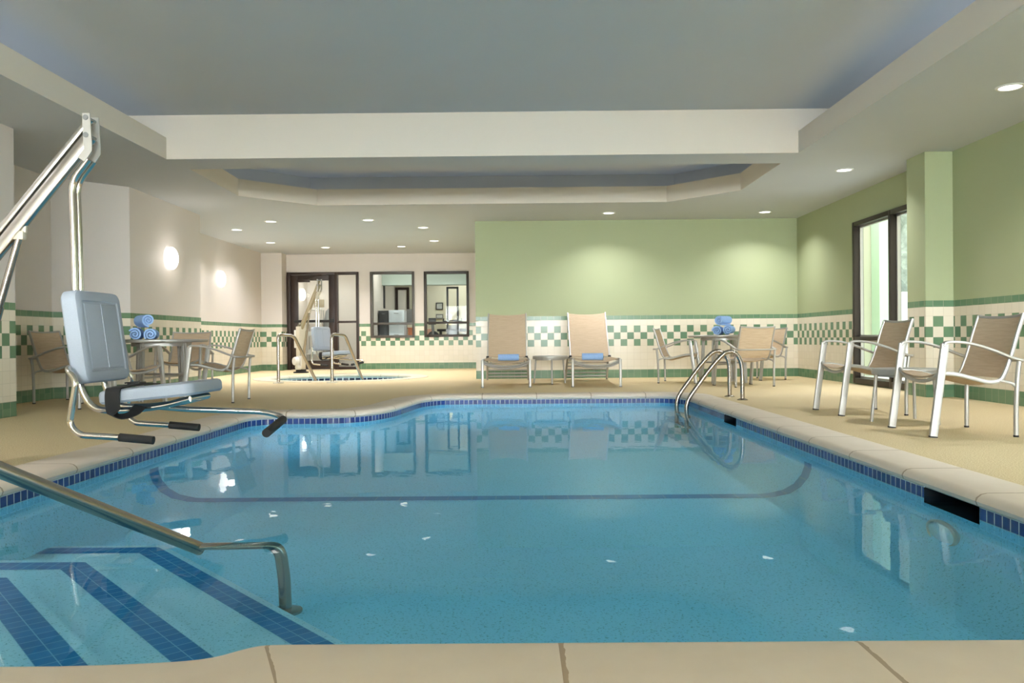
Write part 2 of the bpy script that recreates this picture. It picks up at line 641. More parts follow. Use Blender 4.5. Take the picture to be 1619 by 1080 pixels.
def wall(name, p0, p1, z1, mat, label, u0=0.0, usign=1, holes=(), th=0.12, z0=0.0, side=1):
    """wall from p0 to p1 with rectangular holes (s0,s1,za,zb); thickness goes to the right of p0->p1 (side=1).
    UV in metres: u = u0 + usign*s"""
    bm = BM()
    uvl = bm.loops.layers.uv.new('UVMap')
    a, b = Vector((p0[0], p0[1], 0)), Vector((p1[0], p1[1], 0))
    L = (b - a).length
    d = (b - a).normalized()
    nrm = Vector((d.y, -d.x, 0)) * side * th
    ss = sorted({0.0, L, *[h[0] for h in holes], *[h[1] for h in holes]})
    zs = sorted({z0, z1, *[h[2] for h in holes], *[h[3] for h in holes]})
    ss = [s for s in ss if -1e-6 <= s <= L + 1e-6]
    def inside(s, z):
        return any(h[0] < s < h[1] and h[2] < z < h[3] for h in holes)
    solid = {}
    for i in range(len(ss) - 1):
        for j in range(len(zs) - 1):
            solid[i, j] = not inside((ss[i] + ss[i + 1]) / 2, (zs[j] + zs[j + 1]) / 2)
    vc = {}
    def V(i, j, k):
        if (i, j, k) not in vc:
            p = a + d * ss[i] + nrm * k
            vc[i, j, k] = bm.verts.new((p.x, p.y, zs[j]))
        return vc[i, j, k]
    us = {}
    def face(keys):
        f = bm.faces.new([V(*k) for k in keys])
        for lp, k in zip(f.loops, keys):
            lp[uvl].uv = (u0 + usign * (ss[k[0]] + k[2] * th), zs[k[1]])
    for (i, j), s in solid.items():
        if not s: continue
        face([(i, j, 0), (i + 1, j, 0), (i + 1, j + 1, 0), (i, j + 1, 0)])
        face([(i, j + 1, 1), (i + 1, j + 1, 1), (i + 1, j, 1), (i, j, 1)])
        for (di, dj, ks) in ((-1, 0, [(i, j, 0), (i, j + 1, 0), (i, j + 1, 1), (i, j, 1)]), (1, 0, [(i + 1, j, 1), (i + 1, j + 1, 1), (i + 1, j + 1, 0), (i + 1, j, 0)]),
                             (0, -1, [(i, j, 1), (i + 1, j, 1), (i + 1, j, 0), (i, j, 0)]), (0, 1, [(i, j + 1, 0), (i + 1, j + 1, 0), (i + 1, j + 1, 1), (i, j + 1, 1)])):
            if not solid.get((i + di, j + dj), False):
                face(ks)
    o = to_obj(name, bm, mat, smooth=0)
    tag(o, label, 'wall', kind='structure')
    return o


# ------------------------------------------------------------------ pool outline
def arc(cx, cy, r, a0, a1, n=8):
    return [(cx + r * math.cos(math.radians(a0 + (a1 - a0) * k / n)), cy + r * math.sin(math.radians(a0 + (a1 - a0) * k / n))) for k in range(n + 1)]


SKIM = [(3.30, 3.75), (6.95, 7.35)]
outline = [(1.85, 1.95)]
for a_, b_ in SKIM:
    outline += [(1.85, a_), (1.85, b_)]
outline += arc(1.53, 8.98, 0.32, 0, 90, 8)
outline += [(0.6, 9.30), (-0.3, 9.30)]
outline += [(p.x, p.y) for p in spline([(-0.62, 9.30, 0), (-0.85, 9.25, 0), (-1.02, 9.0, 0), (-1.09, 8.6, 0), (-1.14, 8.2, 0), (-1.21, 7.8, 0), (-1.37, 7.45, 0), (-1.6, 7.29, 0), (-1.85, 7.262, 0)], 4)]
outline += arc(-2.08, 7.0, 0.26, 90, 180, 6)
outline += [(-2.335, 5.5), (-2.335, 4.0), (-2.335, 2.6)]
outline += arc(-2.1, 1.87, 0.235, 180, 270, 5)
outline += [(-1.5, 1.635), (-1.05, 1.635)]
outline += [(p.x, p.y) for p in spline([(-0.92, 1.636, 0), (-0.80, 1.643, 0), (-0.70, 1.655, 0), (-0.64, 1.672, 0), (-0.60, 1.706, 0), (-0.565, 1.732, 0), (-0.52, 1.742, 0), (-0.40, 1.743, 0)], 3)]
outline += [(0.5, 1.742), (1.2, 1.742)]
outline += arc(1.65, 1.942, 0.2, 270, 345, 5)
# drop near duplicates
_o = []
for p in outline:
    if not _o or (Vector(p) - Vector(_o[-1])).length > 0.004:
        _o.append(p)
outline = _o


def offset_loop(loop, d):
    """positive d = outwards (loop is counter-clockwise)"""
    n = len(loop)
    out = []
    for i in range(n):
        a, b, c = Vector(loop[i - 1]), Vector(loop[i]), Vector(loop[(i + 1) % n])
        t1, t2 = (b - a).normalized(), (c - b).normalized()
        n1, n2 = Vector((t1.y, -t1.x)), Vector((t2.y, -t2.x))
        nn = (n1 + n2)
        nn = nn / max(nn.length, 1e-6)
        k = 1 / max(0.6, nn.dot(n1))
        out.append(b + nn * d * k)
    if abs(d) > 0.06:
        src = [Vector(p) for p in loop]
        for _ in range(120):
            bad = set()
            for i in range(n):
                j = (i + 1) % n
                e0, e1 = src[j] - src[i], out[j] - out[i]
                if e1.dot(e0) < 0.12 * e0.length_squared:
                    bad |= {(i + q) % n for q in (-2, -1, 0, 1, 2, 3)}
            if not bad: break
            new = list(out)
            for i in bad:
                new[i] = out[i] * 0.4 + (out[i - 1] + out[(i + 1) % n]) * 0.3
            out = new
    return [(p.x, p.y) for p in out]


def loop_u(loop):
    u = [0.0]
    for i in range(1, len(loop) + 1):
        u.append(u[-1] + (Vector(loop[i % len(loop)]) - Vector(loop[i - 1])).length)
    return u


def ring_sweep(bm, loop, prof, mi=0, skip=None, u_off=0.0, flip=False):
    """prof: [(outward offset, z)], joined along the loop; UV u = length along loop, v = z"""
    uvl = bm.loops.layers.uv.verify()
    n = len(loop)
    U = loop_u(loop)
    rings = [[bm.verts.new((x, y, z)) for x, y in offset_loop(loop, o)] for o, z in prof]
    w = [0.0]
    for a, b in zip(prof[:-1], prof[1:]):
        w.append(w[-1] + math.hypot(a[0] - b[0], a[1] - b[1]))
    for r in range(len(prof) - 1):
        for i in range(n):
            j = (i + 1) % n
            if skip and skip(r, i): continue
            f = bm.faces.new((rings[r][i], rings[r][j], rings[r + 1][j], rings[r + 1][i]))
            f.material_index = mi
            for lp, (uu, vv) in zip(f.loops, ((U[i], prof[r][1]), (U[i + 1], prof[r][1]), (U[i + 1], prof[r + 1][1]), (U[i], prof[r + 1][1]))):
                lp[uvl].uv = (uu + u_off, vv)
    return rings


TUBC = (-3.02, 14.0)
def circle(cx, cy, r, n=40):
    return [(cx + r * math.cos(2 * PI * i / n), cy + r * math.sin(2 * PI * i / n)) for i in range(n)]

tub_in = circle(TUBC[0], TUBC[1], 1.18)
tub_out = circle(TUBC[0], TUBC[1], 1.48)

# deck
bm = BM()
fill_plane(bm, [[(-6.6, YR - 0.1), (XR + 0.02, YR - 0.1), (XR + 0.02, 18.1), (-6.6, 18.1)], offset_loop(outline, 0.292), circle(TUBC[0], TUBC[1], 1.472)], 0.0)
for f in bm.faces:
    if f.normal.z < 0: f.normal_flip()
o = to_obj('floor', bm, M['deck'], smooth=0, recalc=False)
tag(o, 'tan pebbled pool deck floor around the pool', 'floor', kind='structure')

# coping
bm = BM()
cprof = [(0.30, -0.03), (0.30, 0.004), (0.29, 0.008), (0.045, 0.008), (0.022, 0.003), (0.006, -0.010), (0.0, -0.024), (0.006, -0.040), (0.022, -0.050), (0.06, -0.052)]
ULEN = loop_u(outline)
# joint at x = 0.087 on the near edge
k0 = next(i for i in range(len(outline)) if abs(outline[i][0] - 0.5) < 1e-6 and outline[i][1] < 2)
u_j = ULEN[k0] - (0.5 - 0.087)
ring_sweep(bm, outline, cprof, u_off=-u_j + 0.625 * 60 + 0.005)
struct('pool_coping', bm, M['coping'], 'pale cream bullnose stone coping running round the pool edge', 'coping')

# basin: tile band (with the skimmer mouths left open), plaster walls, coved foot, floor
def skim_idx(i):
    x0, y0 = outline[i]
    x1, y1 = outline[(i + 1) % len(outline)]
    return x0 == 1.85 and x1 == 1.85 and any(abs(y0 - a) < 1e-6 and abs(y1 - b) < 1e-6 for a, b in SKIM)

bm = BM()
W0 = 0.022
ring_sweep(bm, outline, [(W0, -0.05), (W0, -0.1045)], mi=1, skip=lambda r, i: skim_idx(i))
ring_sweep(bm, outline, [(W0, -0.1045), (W0, -0.122), (W0, -0.159)], mi=0, skip=lambda r, i: r == 0 and skim_idx(i))
ring_sweep(bm, outline, [(W0, -0.159), (W0, -0.20), (W0 - 0.02, -0.255), (W0 - 0.07, -0.315), (W0 - 0.14, -0.355), (W0 - 0.24, FL + 0.003), (W0 - 0.30, FL)], mi=0)
flo = offset_loop(outline, -0.2)
xs0, xs1, ys0, ys1 = -2.6, 2.1, 1.5, 9.5
vs = [bm.verts.new(p) for p in ((xs0, ys0, FL - 0.001), (xs1, ys0, FL - 0.001), (xs1, ys1, FL - 0.001), (xs0, ys1, FL - 0.001))]
bm.faces.new(vs)
struct('pool_basin', bm, [M['plaster'], M['navy_tile']], 'blue plastered pool basin with a navy waterline tile band', 'pool')

# skimmer throats in the right-hand wall
for (a_, b_), lab in zip(SKIM, ('wide dark skimmer mouth in the right pool wall nearest the camera', 'dark skimmer mouth in the right pool wall near the ladder')):
    bm = BM()
    x0, x1, za, zb = 1.85 + W0, 2.06, -0.122, -0.052
    q = lambda pts: bm.faces.new([bm.verts.new(p) for p in pts])
    q([(x1, a_, za), (x1, b_, za), (x1, b_, zb), (x1, a_, zb)])
    q([(x0, a_, za), (x1, a_, za), (x1, a_, zb), (x0, a_, zb)])
    q([(x0, b_, za), (x1, b_, za), (x1, b_, zb), (x0, b_, zb)])
    q([(x0, a_, za), (x0, b_, za), (x1, b_, za), (x1, a_, za)])
    q([(x0, a_, zb), (x0, b_, zb), (x1, b_, zb), (x1, a_, zb)])
    struct('skimmer_mouth', bm, M['dark_hole'], lab, 'skimmer', smooth=0)

# stripe of tile across the floor and up both walls
def xsec(s):
    """cross-section of the basin at constant Y: s from left wall to right wall"""
    pts = [(-2.335 - W0, -0.17), (-2.335 - W0, -0.20), (-2.335 - W0 + 0.02, -0.255), (-2.335 - W0 + 0.07, -0.315), (-2.335 - W0 + 0.14, -0.355), (-2.335 - W0 + 0.24, FL + 0.003), (-2.335 - W0 + 0.30, FL)]
    r = [(1.85 + W0 - (p[0] + 2.335 + W0), p[1]) for p in pts][::-1]
    return pts + r
bm = BM()
uvl = bm.loops.layers.uv.verify()
pts = xsec(0)
acc, pv = 0, None
prev = None
for k, (x, z) in enumerate(pts):
    ins = 0.003
    xx = x + (ins if x < 0 else -ins)
    cur = [bm.verts.new((xx, 5.17, z + ins)), bm.verts.new((xx, 5.30, z + ins))]
    if prev:
        dl = math.hypot(x - pts[k - 1][0], z - pts[k - 1][1])
        f = bm.faces.new((prev[0], cur[0], cur[1], prev[1]))
        for lp, uv in zip(f.loops, ((acc, 0), (acc + dl, 0), (acc + dl, 1), (acc, 1))):
            lp[uvl].uv = uv
        acc += dl
    prev = cur
M['floor_stripe'] = pool_tile('floor_stripe_tile', lin(62, 134, 186), lin(70, 144, 194), lin(110, 160, 190), 0.155, 1.0, 0.0, 0.02, 0.6, 0.0)
struct('trim_1', bm, M['floor_stripe'], 'dark blue tile stripe across the pool floor', 'tile stripe')

# steps in the near left corner
NX, NY = 0.744, 0.668
def step_poly(d, yl):
    return [(-2.356, 1.6), ((d - NY * 1.6) / NX, 1.6), ((d - NY * yl) / NX, yl), (-2.356, yl)]
def stripe_strip(bm, d, yl, z, w=0.105, gap=0.05):
    uvl = bm.loops.layers.uv.verify()
    o_d, i_d = d - gap, d - gap - w
    o_y, i_y = yl - gap - 0.01, yl - gap - w - 0.01
    Pn_o, Pn_i = ((o_d - NY * 1.6) / NX, 1.6), ((i_d - NY * 1.6) / NX, 1.6)
    Pc_o, Pc_i = ((o_d - NY * o_y) / NX, o_y), ((i_d - NY * i_y) / NX, i_y)
    Pl_o, Pl_i = (-2.35, o_y), (-2.35, i_y)
    for (a, b, c, e) in ((Pn_i, Pn_o, Pc_o, Pc_i), (Pc_i, Pc_o, Pl_o, Pl_i)):
        f = bm.faces.new([bm.verts.new((p[0], p[1], z)) for p in (a, b, c, e)])
        f.material_index = 1
        la = (Vector(e) - Vector(a)).length
        lb = (Vector(c) - Vector(b)).length
        t = (Vector(c) - Vector(b)).normalized()
        for lp, p in zip(f.loops, (a, b, c, e)):
            across = 0.0 if p in (a, e) else 0.105
            lp[uvl].uv = ((Vector(p) - Vector(b)).dot(t), across)
for k, (d, yl, z, lab) in enumerate(((0.615, 2.93, -0.185, 'uppermost pool step under water, blue tiled near its edge, at the left of the pool'),
                                     (0.955, 3.42, -0.265, 'middle pool step under water with blue tiles along its edge'),
                                     (1.355, 3.93, -0.335, 'lowest and widest pool step under water with blue tiles along its edge'))):
    bm = BM()
    bm.loops.layers.uv.verify()
    prism(bm, step_poly(d, yl), FL - 0.01, z)
    top = [e for e in bm.edges if all(abs(v.co.z - z) < 1e-6 for v in e.verts)]
    bmesh.ops.bevel(bm, geom=top, offset=0.02, segments=3, affect='EDGES')
    stripe_strip(bm, d, yl, z + 0.0015)
    struct('pool_step', bm, [M['step_plaster'], M['step_tile']], lab, 'pool step')

# water
bm = BM()
wl_loop = []
for i, p in enumerate(offset_loop(outline, W0 - 0.001)):
    wl_loop.append(p)
    if skim_idx(i):
        wl_loop += [(2.055, outline[i][1] + 0.001), (2.055, outline[i + 1][1] - 0.001)]
fill_plane(bm, [wl_loop], WL)
for f in bm.faces:
    if f.normal.z < 0: f.normal_flip()
o = to_obj('pool_water', bm, M['water'], smooth=0, recalc=False)
tag(o, 'calm clear blue water filling the swimming pool', 'water', kind='stuff')

# hot tub
bm = BM()
ring_sweep(bm, tub_in, [(0.30, -0.03), (0.30, 0.004), (0.29, 0.012), (0.04, 0.012), (0.01, 0.0), (0.0, -0.02), (0.01, -0.04), (0.05, -0.045)])
struct('tub_coping', bm, M['tub_coping'], 'round cream stone rim of the hot tub by the door', 'coping')
bm = BM()
ring_sweep(bm, tub_in, [(0.03, -0.04), (0.03, -0.13)], mi=1)
ring_sweep(bm, tub_in, [(0.03, -0.13), (0.03, -0.40)], mi=0)
bm.faces.new([bm.verts.new((x, y, -0.40)) for x, y in offset_loop(tub_in, 0.035)])
struct('tub_basin', bm, [M['step_plaster'], M['tub_tile']], 'round hot tub basin with a dark tile band', 'hot tub')
bm = BM()
bm.faces.new([bm.verts.new((x, y, -0.085)) for x, y in offset_loop(tub_in, 0.029)])
o = to_obj('tub_water', bm, M['tub_water'], smooth=0)
tag(o, 'clear still water in the round hot tub', 'water', kind='stuff')

# ------------------------------------------------------------------ walls
WH = H + 0.02
wall('wall_back', (XG, D), (XR, D), WH, M['paint_green'], 'green painted back wall over checkered tile, behind the loungers', u0=XG - 0.178 + 0.1076 * 20, side=-1)
wall('wall_side', (XG, D + 0.121), (XG, D2), WH, M['paint_green'], 'return face of the green wall beside the far windows', u0=0.03, side=1)
wall('wall_right', (XR, D + 0.1), (XR, YR - 0.1), WH, M['paint_green'], 'green painted right wall with the tall window', u0=-(D + 0.1) + 13.071, side=-1,
     holes=[(D + 0.1 - 10.94, D + 0.1 - 8.9, 0.012, 2.165), (D + 0.1 - 2.2, D + 0.1 - 0.2, 0.012, 2.165)])
# column on the right wall
bm = BM()
uvl = bm.loops.layers.uv.new('UVMap')
cx0, cx1, cy0, cy1 = 4.26, XR + 0.02, 8.47, 8.86
for pa, pb, u0 in (((cx1, cy0), (cx0, cy0), 0.09), ((cx0, cy0), (cx0, cy1), 0.40), ((cx0, cy1), (cx1, cy1), 0.9)):
    L = (Vector(pa) - Vector(pb)).length
    f = bm.faces.new([bm.verts.new((*pa, 0)), bm.verts.new((*pb, 0)), bm.verts.new((*pb, WH)), bm.verts.new((*pa, WH))])
    for lp, uv in zip(f.loops, ((u0, 0), (u0 + L, 0), (u0 + L, WH), (u0, WH))):
        lp[uvl].uv = uv
bmesh.ops.remove_doubles(bm, verts=bm.verts[:], dist=1e-5)
struct('wall_column', bm, M['paint_green'], 'green square pilaster beside the tall window on the right wall', 'column', smooth=0)

far_holes = [(-5.079 + 5.10, -3.486 + 5.10, -0.01, 2.157)]
wx0 = -5.10
WINS = [(-3.234, -2.252, 0.69, 2.156), (-2.042, -1.047, 0.70, 2.152)]
for x0, x1, z0, z1 in WINS:
    far_holes.append((x0 - wx0, x1 - wx0, z0, z1))
wall('wall_far', (wx0, D2), (XG, D2), WH, M['paint_beige'], 'beige far wall with the glass door and two windows', u0=wx0 + 3.228 + 0.1076 * 40, side=-1, holes=far_holes)
wall('wall_left', (-4.46, 7.2), (-4.46, YR - 0.1), WH, M['paint_beige'], 'beige left wall nearest the camera, with large checkered tiles', u0=0.02, side=1)
wall('wall_left_2', (-5.47, 7.2), (-4.581, 7.2), WH, M['paint_beige'], 'short return of the left wall', u0=0.0, side=1)
wall('wall_left_3', (-5.36, 9.33), (-5.36, 7.2), WH, M['paint_beige'], 'left wall of the recess behind the pool lift', u0=0.06, side=1)
wall('wall_left_4', (-4.745, 9.95), (-5.36, 9.33), WH, M['paint_beige'], 'angled left wall behind the pool lift seat', u0=0.0, side=1)
wall('wall_left_5', (-4.76, 12.22), (-4.745, 9.95), WH, M['paint_beige'], 'beige left wall carrying the nearer sconce', u0=0.05, side=1)
wall('wall_left_6', (-5.55, 12.22), (-4.881, 12.22), WH, M['paint_beige'], 'return beyond the nearer sconce wall', u0=0.0, side=1)
wall('wall_left_7', (-5.54, 17.6), (-5.55, 12.22), WH, M['paint_beige'], 'beige left wall carrying the farther sconce', u0=0.0, side=1)
wall('wall_left_8', (-5.54, 17.6), (-5.09, 17.6), WH, M['paint_beige'], 'narrow beige pier left of the door', u0=0.0, side=-1)
wall('wall_left_9', (-5.09, 17.721), (-5.09, D2), WH, M['paint_beige'], 'short return beside the door', u0=0.04, side=-1)
wall('wall_rear', (XR, YR), (-4.46, YR), WH, M['paint_beige'], 'rear wall behind the camera with an added wide window for daylight', side=-1,
     holes=[(0.45, 8.45, 0.6, 2.5)])

# ------------------------------------------------------------------ ceilings
tray = [(-3.644, -5.6), (2.951, -5.6), (2.951, 8.469), (-3.644, 8.469)]
octo = [(-3.60, 8.97), (2.93, 8.97), (2.94, 10.60), (2.133, 11.46), (-2.807, 11.46), (-3.64, 10.65)]
bm = BM()
fill_plane(bm, [[(-6.6, YR - 0.1), (XR + 0.05, YR - 0.1), (XR + 0.05, 18.1), (-6.6, 18.1)], tray, octo], H)
for f in bm.faces:
    if f.normal.z > 0: f.normal_flip()
o = to_obj('ceiling', bm, M['ceiling'], smooth=0, recalc=False)
tag(o, 'grey white soffit ceiling with two raised trays', 'ceiling', kind='structure')


def lip(name, path, label, th=0.06):
    bm = BM()
    closed_out = path
    n = len(path)
    off = []
    # outward = away from loop centre
    cxm = sum(p[0] for p in path) / n
    cym = sum(p[1] for p in path) / n
    for p in path:
        off.append(p)
    for i in range(n - 1):
        a, b = Vector(path[i]), Vector(path[i + 1])
        t = (b - a).normalized()
        nn = Vector((t.y, -t.x))
        if nn.dot(a - Vector((cxm, cym))) < 0: nn = -nn
        q = [a, b, b + nn * th + t * 0.0, a + nn * th]
        prism(bm, [(p.x, p.y) for p in q], H + 0.001, HL)
    o = to_obj(name, bm, M['beam'], smooth=0)
    tag(o, label, 'ceiling lip', kind='structure')


lip('trim_2', [(2.951, 8.469), (2.951, -5.6), (-3.644, -5.6), (-3.644, 8.469)], 'cream lip round the large front ceiling tray')
lip('trim_3', [(2.93, 8.97), (2.94, 10.60), (2.133, 11.46), (-2.807, 11.46), (-3.64, 10.65), (-3.60, 8.97)], 'cream lip round the angled rear ceiling tray')
bm = BM()
box(bm, -4.2, 3.5, 8.469, 8.97, H + 0.001, HU + 0.02)
struct('ceiling_beam', bm, M['beam'], 'wide cream beam across the ceiling between the two trays', 'beam', smooth=0)


def tray_top(name, poly, grow, label):
    """recess behind the lip: vertical side walls and upper ceiling"""
    bm = BM()
    p2 = grow
    n = len(p2)
    lo = [bm.verts.new((x, y, H + 0.05)) for x, y in p2]
    hi = [bm.verts.new((x, y, HU)) for x, y in p2]
    for i in range(n):
        j = (i + 1) % n
        bm.faces.new((lo[i], lo[j], hi[j], hi[i]))
    bm.faces.new(hi[::-1])
    # shelf behind the lip
    o = to_obj(name, bm, M['ceiling'], smooth=0)
    tag(o, label, 'ceiling', kind='structure')


tray_top('ceiling_tray', tray, [(-4.15, -6.1), (3.45, -6.1), (3.45, 8.6), (-4.15, 8.6)], 'flat grey ceiling of the large front tray')
tray_top('ceiling_tray', octo, [(-3.95, 8.9), (3.30, 8.9), (3.30, 10.78), (2.31, 11.80), (-2.98, 11.80), (-3.98, 10.82)], 'flat grey ceiling of the angled rear tray')

# ------------------------------------------------------------------ windows and door


def frame_rect(bm, x0, x1, z0, z1, y0, y1, w, bev=0.004):
    box(bm, x0, x0 + w, y0, y1, z0, z1, bev)
    box(bm, x1 - w, x1, y0, y1, z0, z1, bev)
    box(bm, x0 + w, x1 - w, y0, y1, z1 - w, z1, bev)
    box(bm, x0 + w, x1 - w, y0, y1, z0, z0 + w, bev)


for k, ((x0, x1, z0, z1), mat, lab) in enumerate(zip(WINS, (M['frame_grey'], M['frame_dark']), ('dark framed window nearest the door, looking onto drawers', 'dark framed window beside the green wall, looking onto gym equipment'))):
    root = thing('window_%d' % (k + 1), lab, 'window', (0, 0, 0))
    root['kind'] = 'structure'
    bm = BM()
    frame_rect(bm, x0, x1, z0, z1, D2 - 0.03, D2 + 0.10, 0.055)
    zr = z0 + 0.29
    box(bm, x0 + 0.05, x1 - 0.05, D2 - 0.02, D2 + 0.09, zr, zr + 0.05, 0.004)
    to_obj('window_frame', bm, mat, root)
    bm = BM()
    box(bm, x0 + 0.05, x1 - 0.05, D2 + 0.03, D2 + 0.036, zr + 0.05, z1 - 0.05)
    to_obj('pane', bm, M['glass'], root, smooth=0)
    bm = BM()
    box(bm, x0 + 0.05, x1 - 0.05, D2 + 0.03, D2 + 0.036, z0 + 0.05, zr)
    to_obj('pane', bm, M['glass'], root, smooth=0)

# door with sidelight
root = thing('door_1', 'dark brown glazed door with sidelight in the far wall', 'door')
root['kind'] = 'structure'
bm = BM()
yf0, yf1 = D2 - 0.035, D2 + 0.10
box(bm, -5.079, -5.0, yf0, yf1, 0, 2.157, 0.004)
box(bm, -4.02, -3.955, yf0, yf1, 0, 2.157, 0.004)
box(bm, -3.545, -3.486, yf0, yf1, 0, 2.157, 0.004)
box(bm, -5.0, -4.02, yf0, yf1, 2.10, 2.157, 0.004)
box(bm, -3.955, -3.545, yf0, yf1, 2.10, 2.157, 0.004)
box(bm, -3.955, -3.545, yf0, yf1, 0.0, 0.06, 0.004)
box(bm, -3.955, -3.545, yf0, yf1, 1.03, 1.075, 0.004)
to_obj('door_frame', bm, M['door_brown'], root)
bm = BM()
ya, yb = D2 - 0.01, D2 + 0.04
box(bm, -4.995, -4.835, ya, yb, 0.01, 2.095, 0.004)
box(bm, -4.155, -4.025, ya, yb, 0.01, 2.095, 0.004)
box(bm, -4.835, -4.155, ya, yb, 1.975, 2.095, 0.004)
box(bm, -4.835, -4.155, ya, yb, 0.01, 0.20, 0.004)
leaf = to_obj('door_leaf', bm, M['door_brown'], root)
bm = BM()
box(bm, -4.835, -4.155, D2 + 0.012, D2 + 0.02, 0.20, 1.975)
to_obj('pane', bm, M['glass'], leaf, smooth=0)
bm = BM()
box(bm, -4.90, -4.07, ya - 0.06, ya - 0.025, 1.045, 1.10, 0.008)
box(bm, -4.92, -4.87, ya - 0.05, ya + 0.0, 1.05, 1.095, 0.006)
box(bm, -4.13, -4.04, ya - 0.07, ya + 0.0, 1.04, 1.13, 0.01)
to_obj('push_bar', bm, M['black_rubber'], leaf)
bm = BM()
box(bm, -4.84, -4.56, ya - 0.07, ya, 1.935, 2.0, 0.008)
tube(bm, [(-4.60, ya - 0.05, 2.0), (-4.45, ya - 0.03, 2.07), (-4.30, ya - 0.02, 2.10)], 0.008, 8)
to_obj('door_closer', bm, M['door_brown'], leaf)
bm = BM()
box(bm, -3.955, -3.545, D2 + 0.02, D2 + 0.028, 1.075, 2.10)
to_obj('pane', bm, M['glass'], root, smooth=0)
bm = BM()
box(bm, -3.955, -3.545, D2 + 0.02, D2 + 0.028, 0.06, 1.03)
to_obj('pane', bm, M['glass'], root, smooth=0)

# tall windows in the right wall
def tall_window(name, ya, yb, label, hidden=False):
    root = thing(name, label, 'window')
    root['kind'] = 'structure'
    bm = BM()
    xa, xb = XR - 0.03, XR + 0.10
    z0, z1 = 0.014, 2.165
    n = 2
    w = 0.06
    ym = ya + 0.94
    rows = []
    for y in (ya, ym - w / 2, yb - w):
        box(bm, xa, xb, y, y + w, z0, z1, 0.005)
    yp = [(ya + w, ym - w / 2), (ym + w / 2, yb - w)]
    for y0, y1 in yp:
        for za, zb in ((z0, z0 + 0.07), (0.585, 0.635), (z1 - 0.06, z1)):
            box(bm, xa, xb, y0, y1, za, zb, 0.005)
    to_obj('window_frame', bm, M['frame_dark'], root)
    # inner aluminium glazing beads
    bm = BM()
    for y0, y1 in yp:
        for za, zb in ((z0 + 0.07, 0.585), (0.635, z1 - 0.06)):
            b = 0.022
            box(bm, XR + 0.045, XR + 0.085, y0, y0 + b, za, zb)
            box(bm, XR + 0.045, XR + 0.085, y1 - b, y1, za, zb)
            box(bm, XR + 0.045, XR + 0.085, y0 + b, y1 - b, zb - b, zb)
            box(bm, XR + 0.045, XR + 0.085, y0 + b, y1 - b, za, za + b)
    o = to_obj('glazing_bead', bm, M['alu_light'], root, smooth=0)
    o['label'] = 'pale aluminium bead round the panes'
    for y0, y1 in yp:
        for za, zb in ((z0 + 0.07, 0.585), (0.635, z1 - 0.06)):
            bm = BM()
            box(bm, XR + 0.06, XR + 0.066, y0, y1, za, zb)
            to_obj('pane', bm, M['glass'], root, smooth=0)


tall_window('window_3', 8.91, 10.935, 'tall dark framed window in the green right wall')
tall_window('window_4', 0.21, 2.195, 'tall dark framed window in the right wall near the camera')
# rear window behind the camera, unseen and added to light the room
root = thing('window_5', 'wide unseen window added in the rear wall to let daylight in', 'window')
root['kind'] = 'structure'
bm = BM()
xl, xr_, yr0, yr1 = XR - 8.45, XR - 0.45, YR - 0.1, YR + 0.01
for k in range(6):
    x = xl + (xr_ - xl - 0.06) * k / 5
    box(bm, x, x + 0.06, yr0, yr1, 0.6, 2.5, 0.004)
for k in range(5):
    xa = xl + (xr_ - xl - 0.06) * k / 5 + 0.06
    xb = xl + (xr_ - xl - 0.06) * (k + 1) / 5
    box(bm, xa, xb, yr0, yr1, 0.6, 0.66, 0.004)
    box(bm, xa, xb, yr0, yr1, 2.44, 2.5, 0.004)
to_obj('window_frame', bm, M['frame_dark'], root)
for k in range(5):
    xa = xl + (xr_ - xl - 0.06) * k / 5 + 0.06
    xb = xl + (xr_ - xl - 0.06) * (k + 1) / 5
    bm = BM()
    box(bm, xa, xb, YR - 0.05, YR - 0.044, 0.66, 2.44)
    to_obj('pane', bm, M['glass'], root, smooth=0)

# low wall added behind the camera, keeps rear window light off the near coping
bm = BM()
box(bm, -3.6, XR - 0.01, -1.45, -1.25, 0.0, 0.78, 0.01)
struct('wall_low', bm, M['beam'], 'low unseen wall added behind the camera to shade the near pool edge', 'wall')

# outdoors beyond the tall window
bm = BM()
f = bm.faces.new([bm.verts.new(p) for p in ((XR + 0.13, YR - 0.12, -0.02), (30, YR - 0.12, -0.02), (30, 40, -0.02), (XR + 0.13, 40, -0.02))])
f = bm.faces.new([bm.verts.new(p) for p in ((-20, -30, -0.03), (30, -30, -0.03), (30, YR - 0.12, -0.03), (-20, YR - 0.12, -0.03))])  # unseen bright ground added behind the rear window, bounces daylight up to the ceiling
struct('ground', bm, M['snow'], 'pale ground outside the tall window, and added unseen behind to bounce daylight in', 'ground', smooth=0)
bm = BM()
box(bm, 4.75, 6.10, 13.6, 13.9, -0.02, 4.5)
struct('exterior_wall', bm, M['ext_cream'], 'cream outside wall seen through the left pane of the tall window', 'wall', smooth=0)
bm = BM()
box(bm, 5.93, 6.24, 13.28, 13.58, -0.02, 4.5)
struct('exterior_column', bm, M['ext_mint'], 'pale mint outside pier seen through the tall window', 'column', smooth=0)
bm = BM()
box(bm, 4.75, 60.0, 5.7, 6.0, -0.02, 16.0)  # tall unseen blocks added to keep the sun-side sky off the courtyard
box(bm, -25.0, 4.75, 5.7, 6.0, 3.3, 16.0)
struct('exterior_wall', bm, M['ext_cream'], 'tall unseen cream walls added to block sun-side sky from the courtyard outside the tall window', 'wall', smooth=0)
bm = BM()
box(bm, 6.0, 12.0, 14.1, 14.3, -0.02, 1.40)
struct('exterior_wall', bm, M['snow'], 'low white outside wall under the grey foliage', 'wall', smooth=0)
bm = BM()
bmesh.ops.create_icosphere(bm, subdivisions=5, radius=1.0)
rnd = random.Random(3)
from mathutils import noise as mnoise
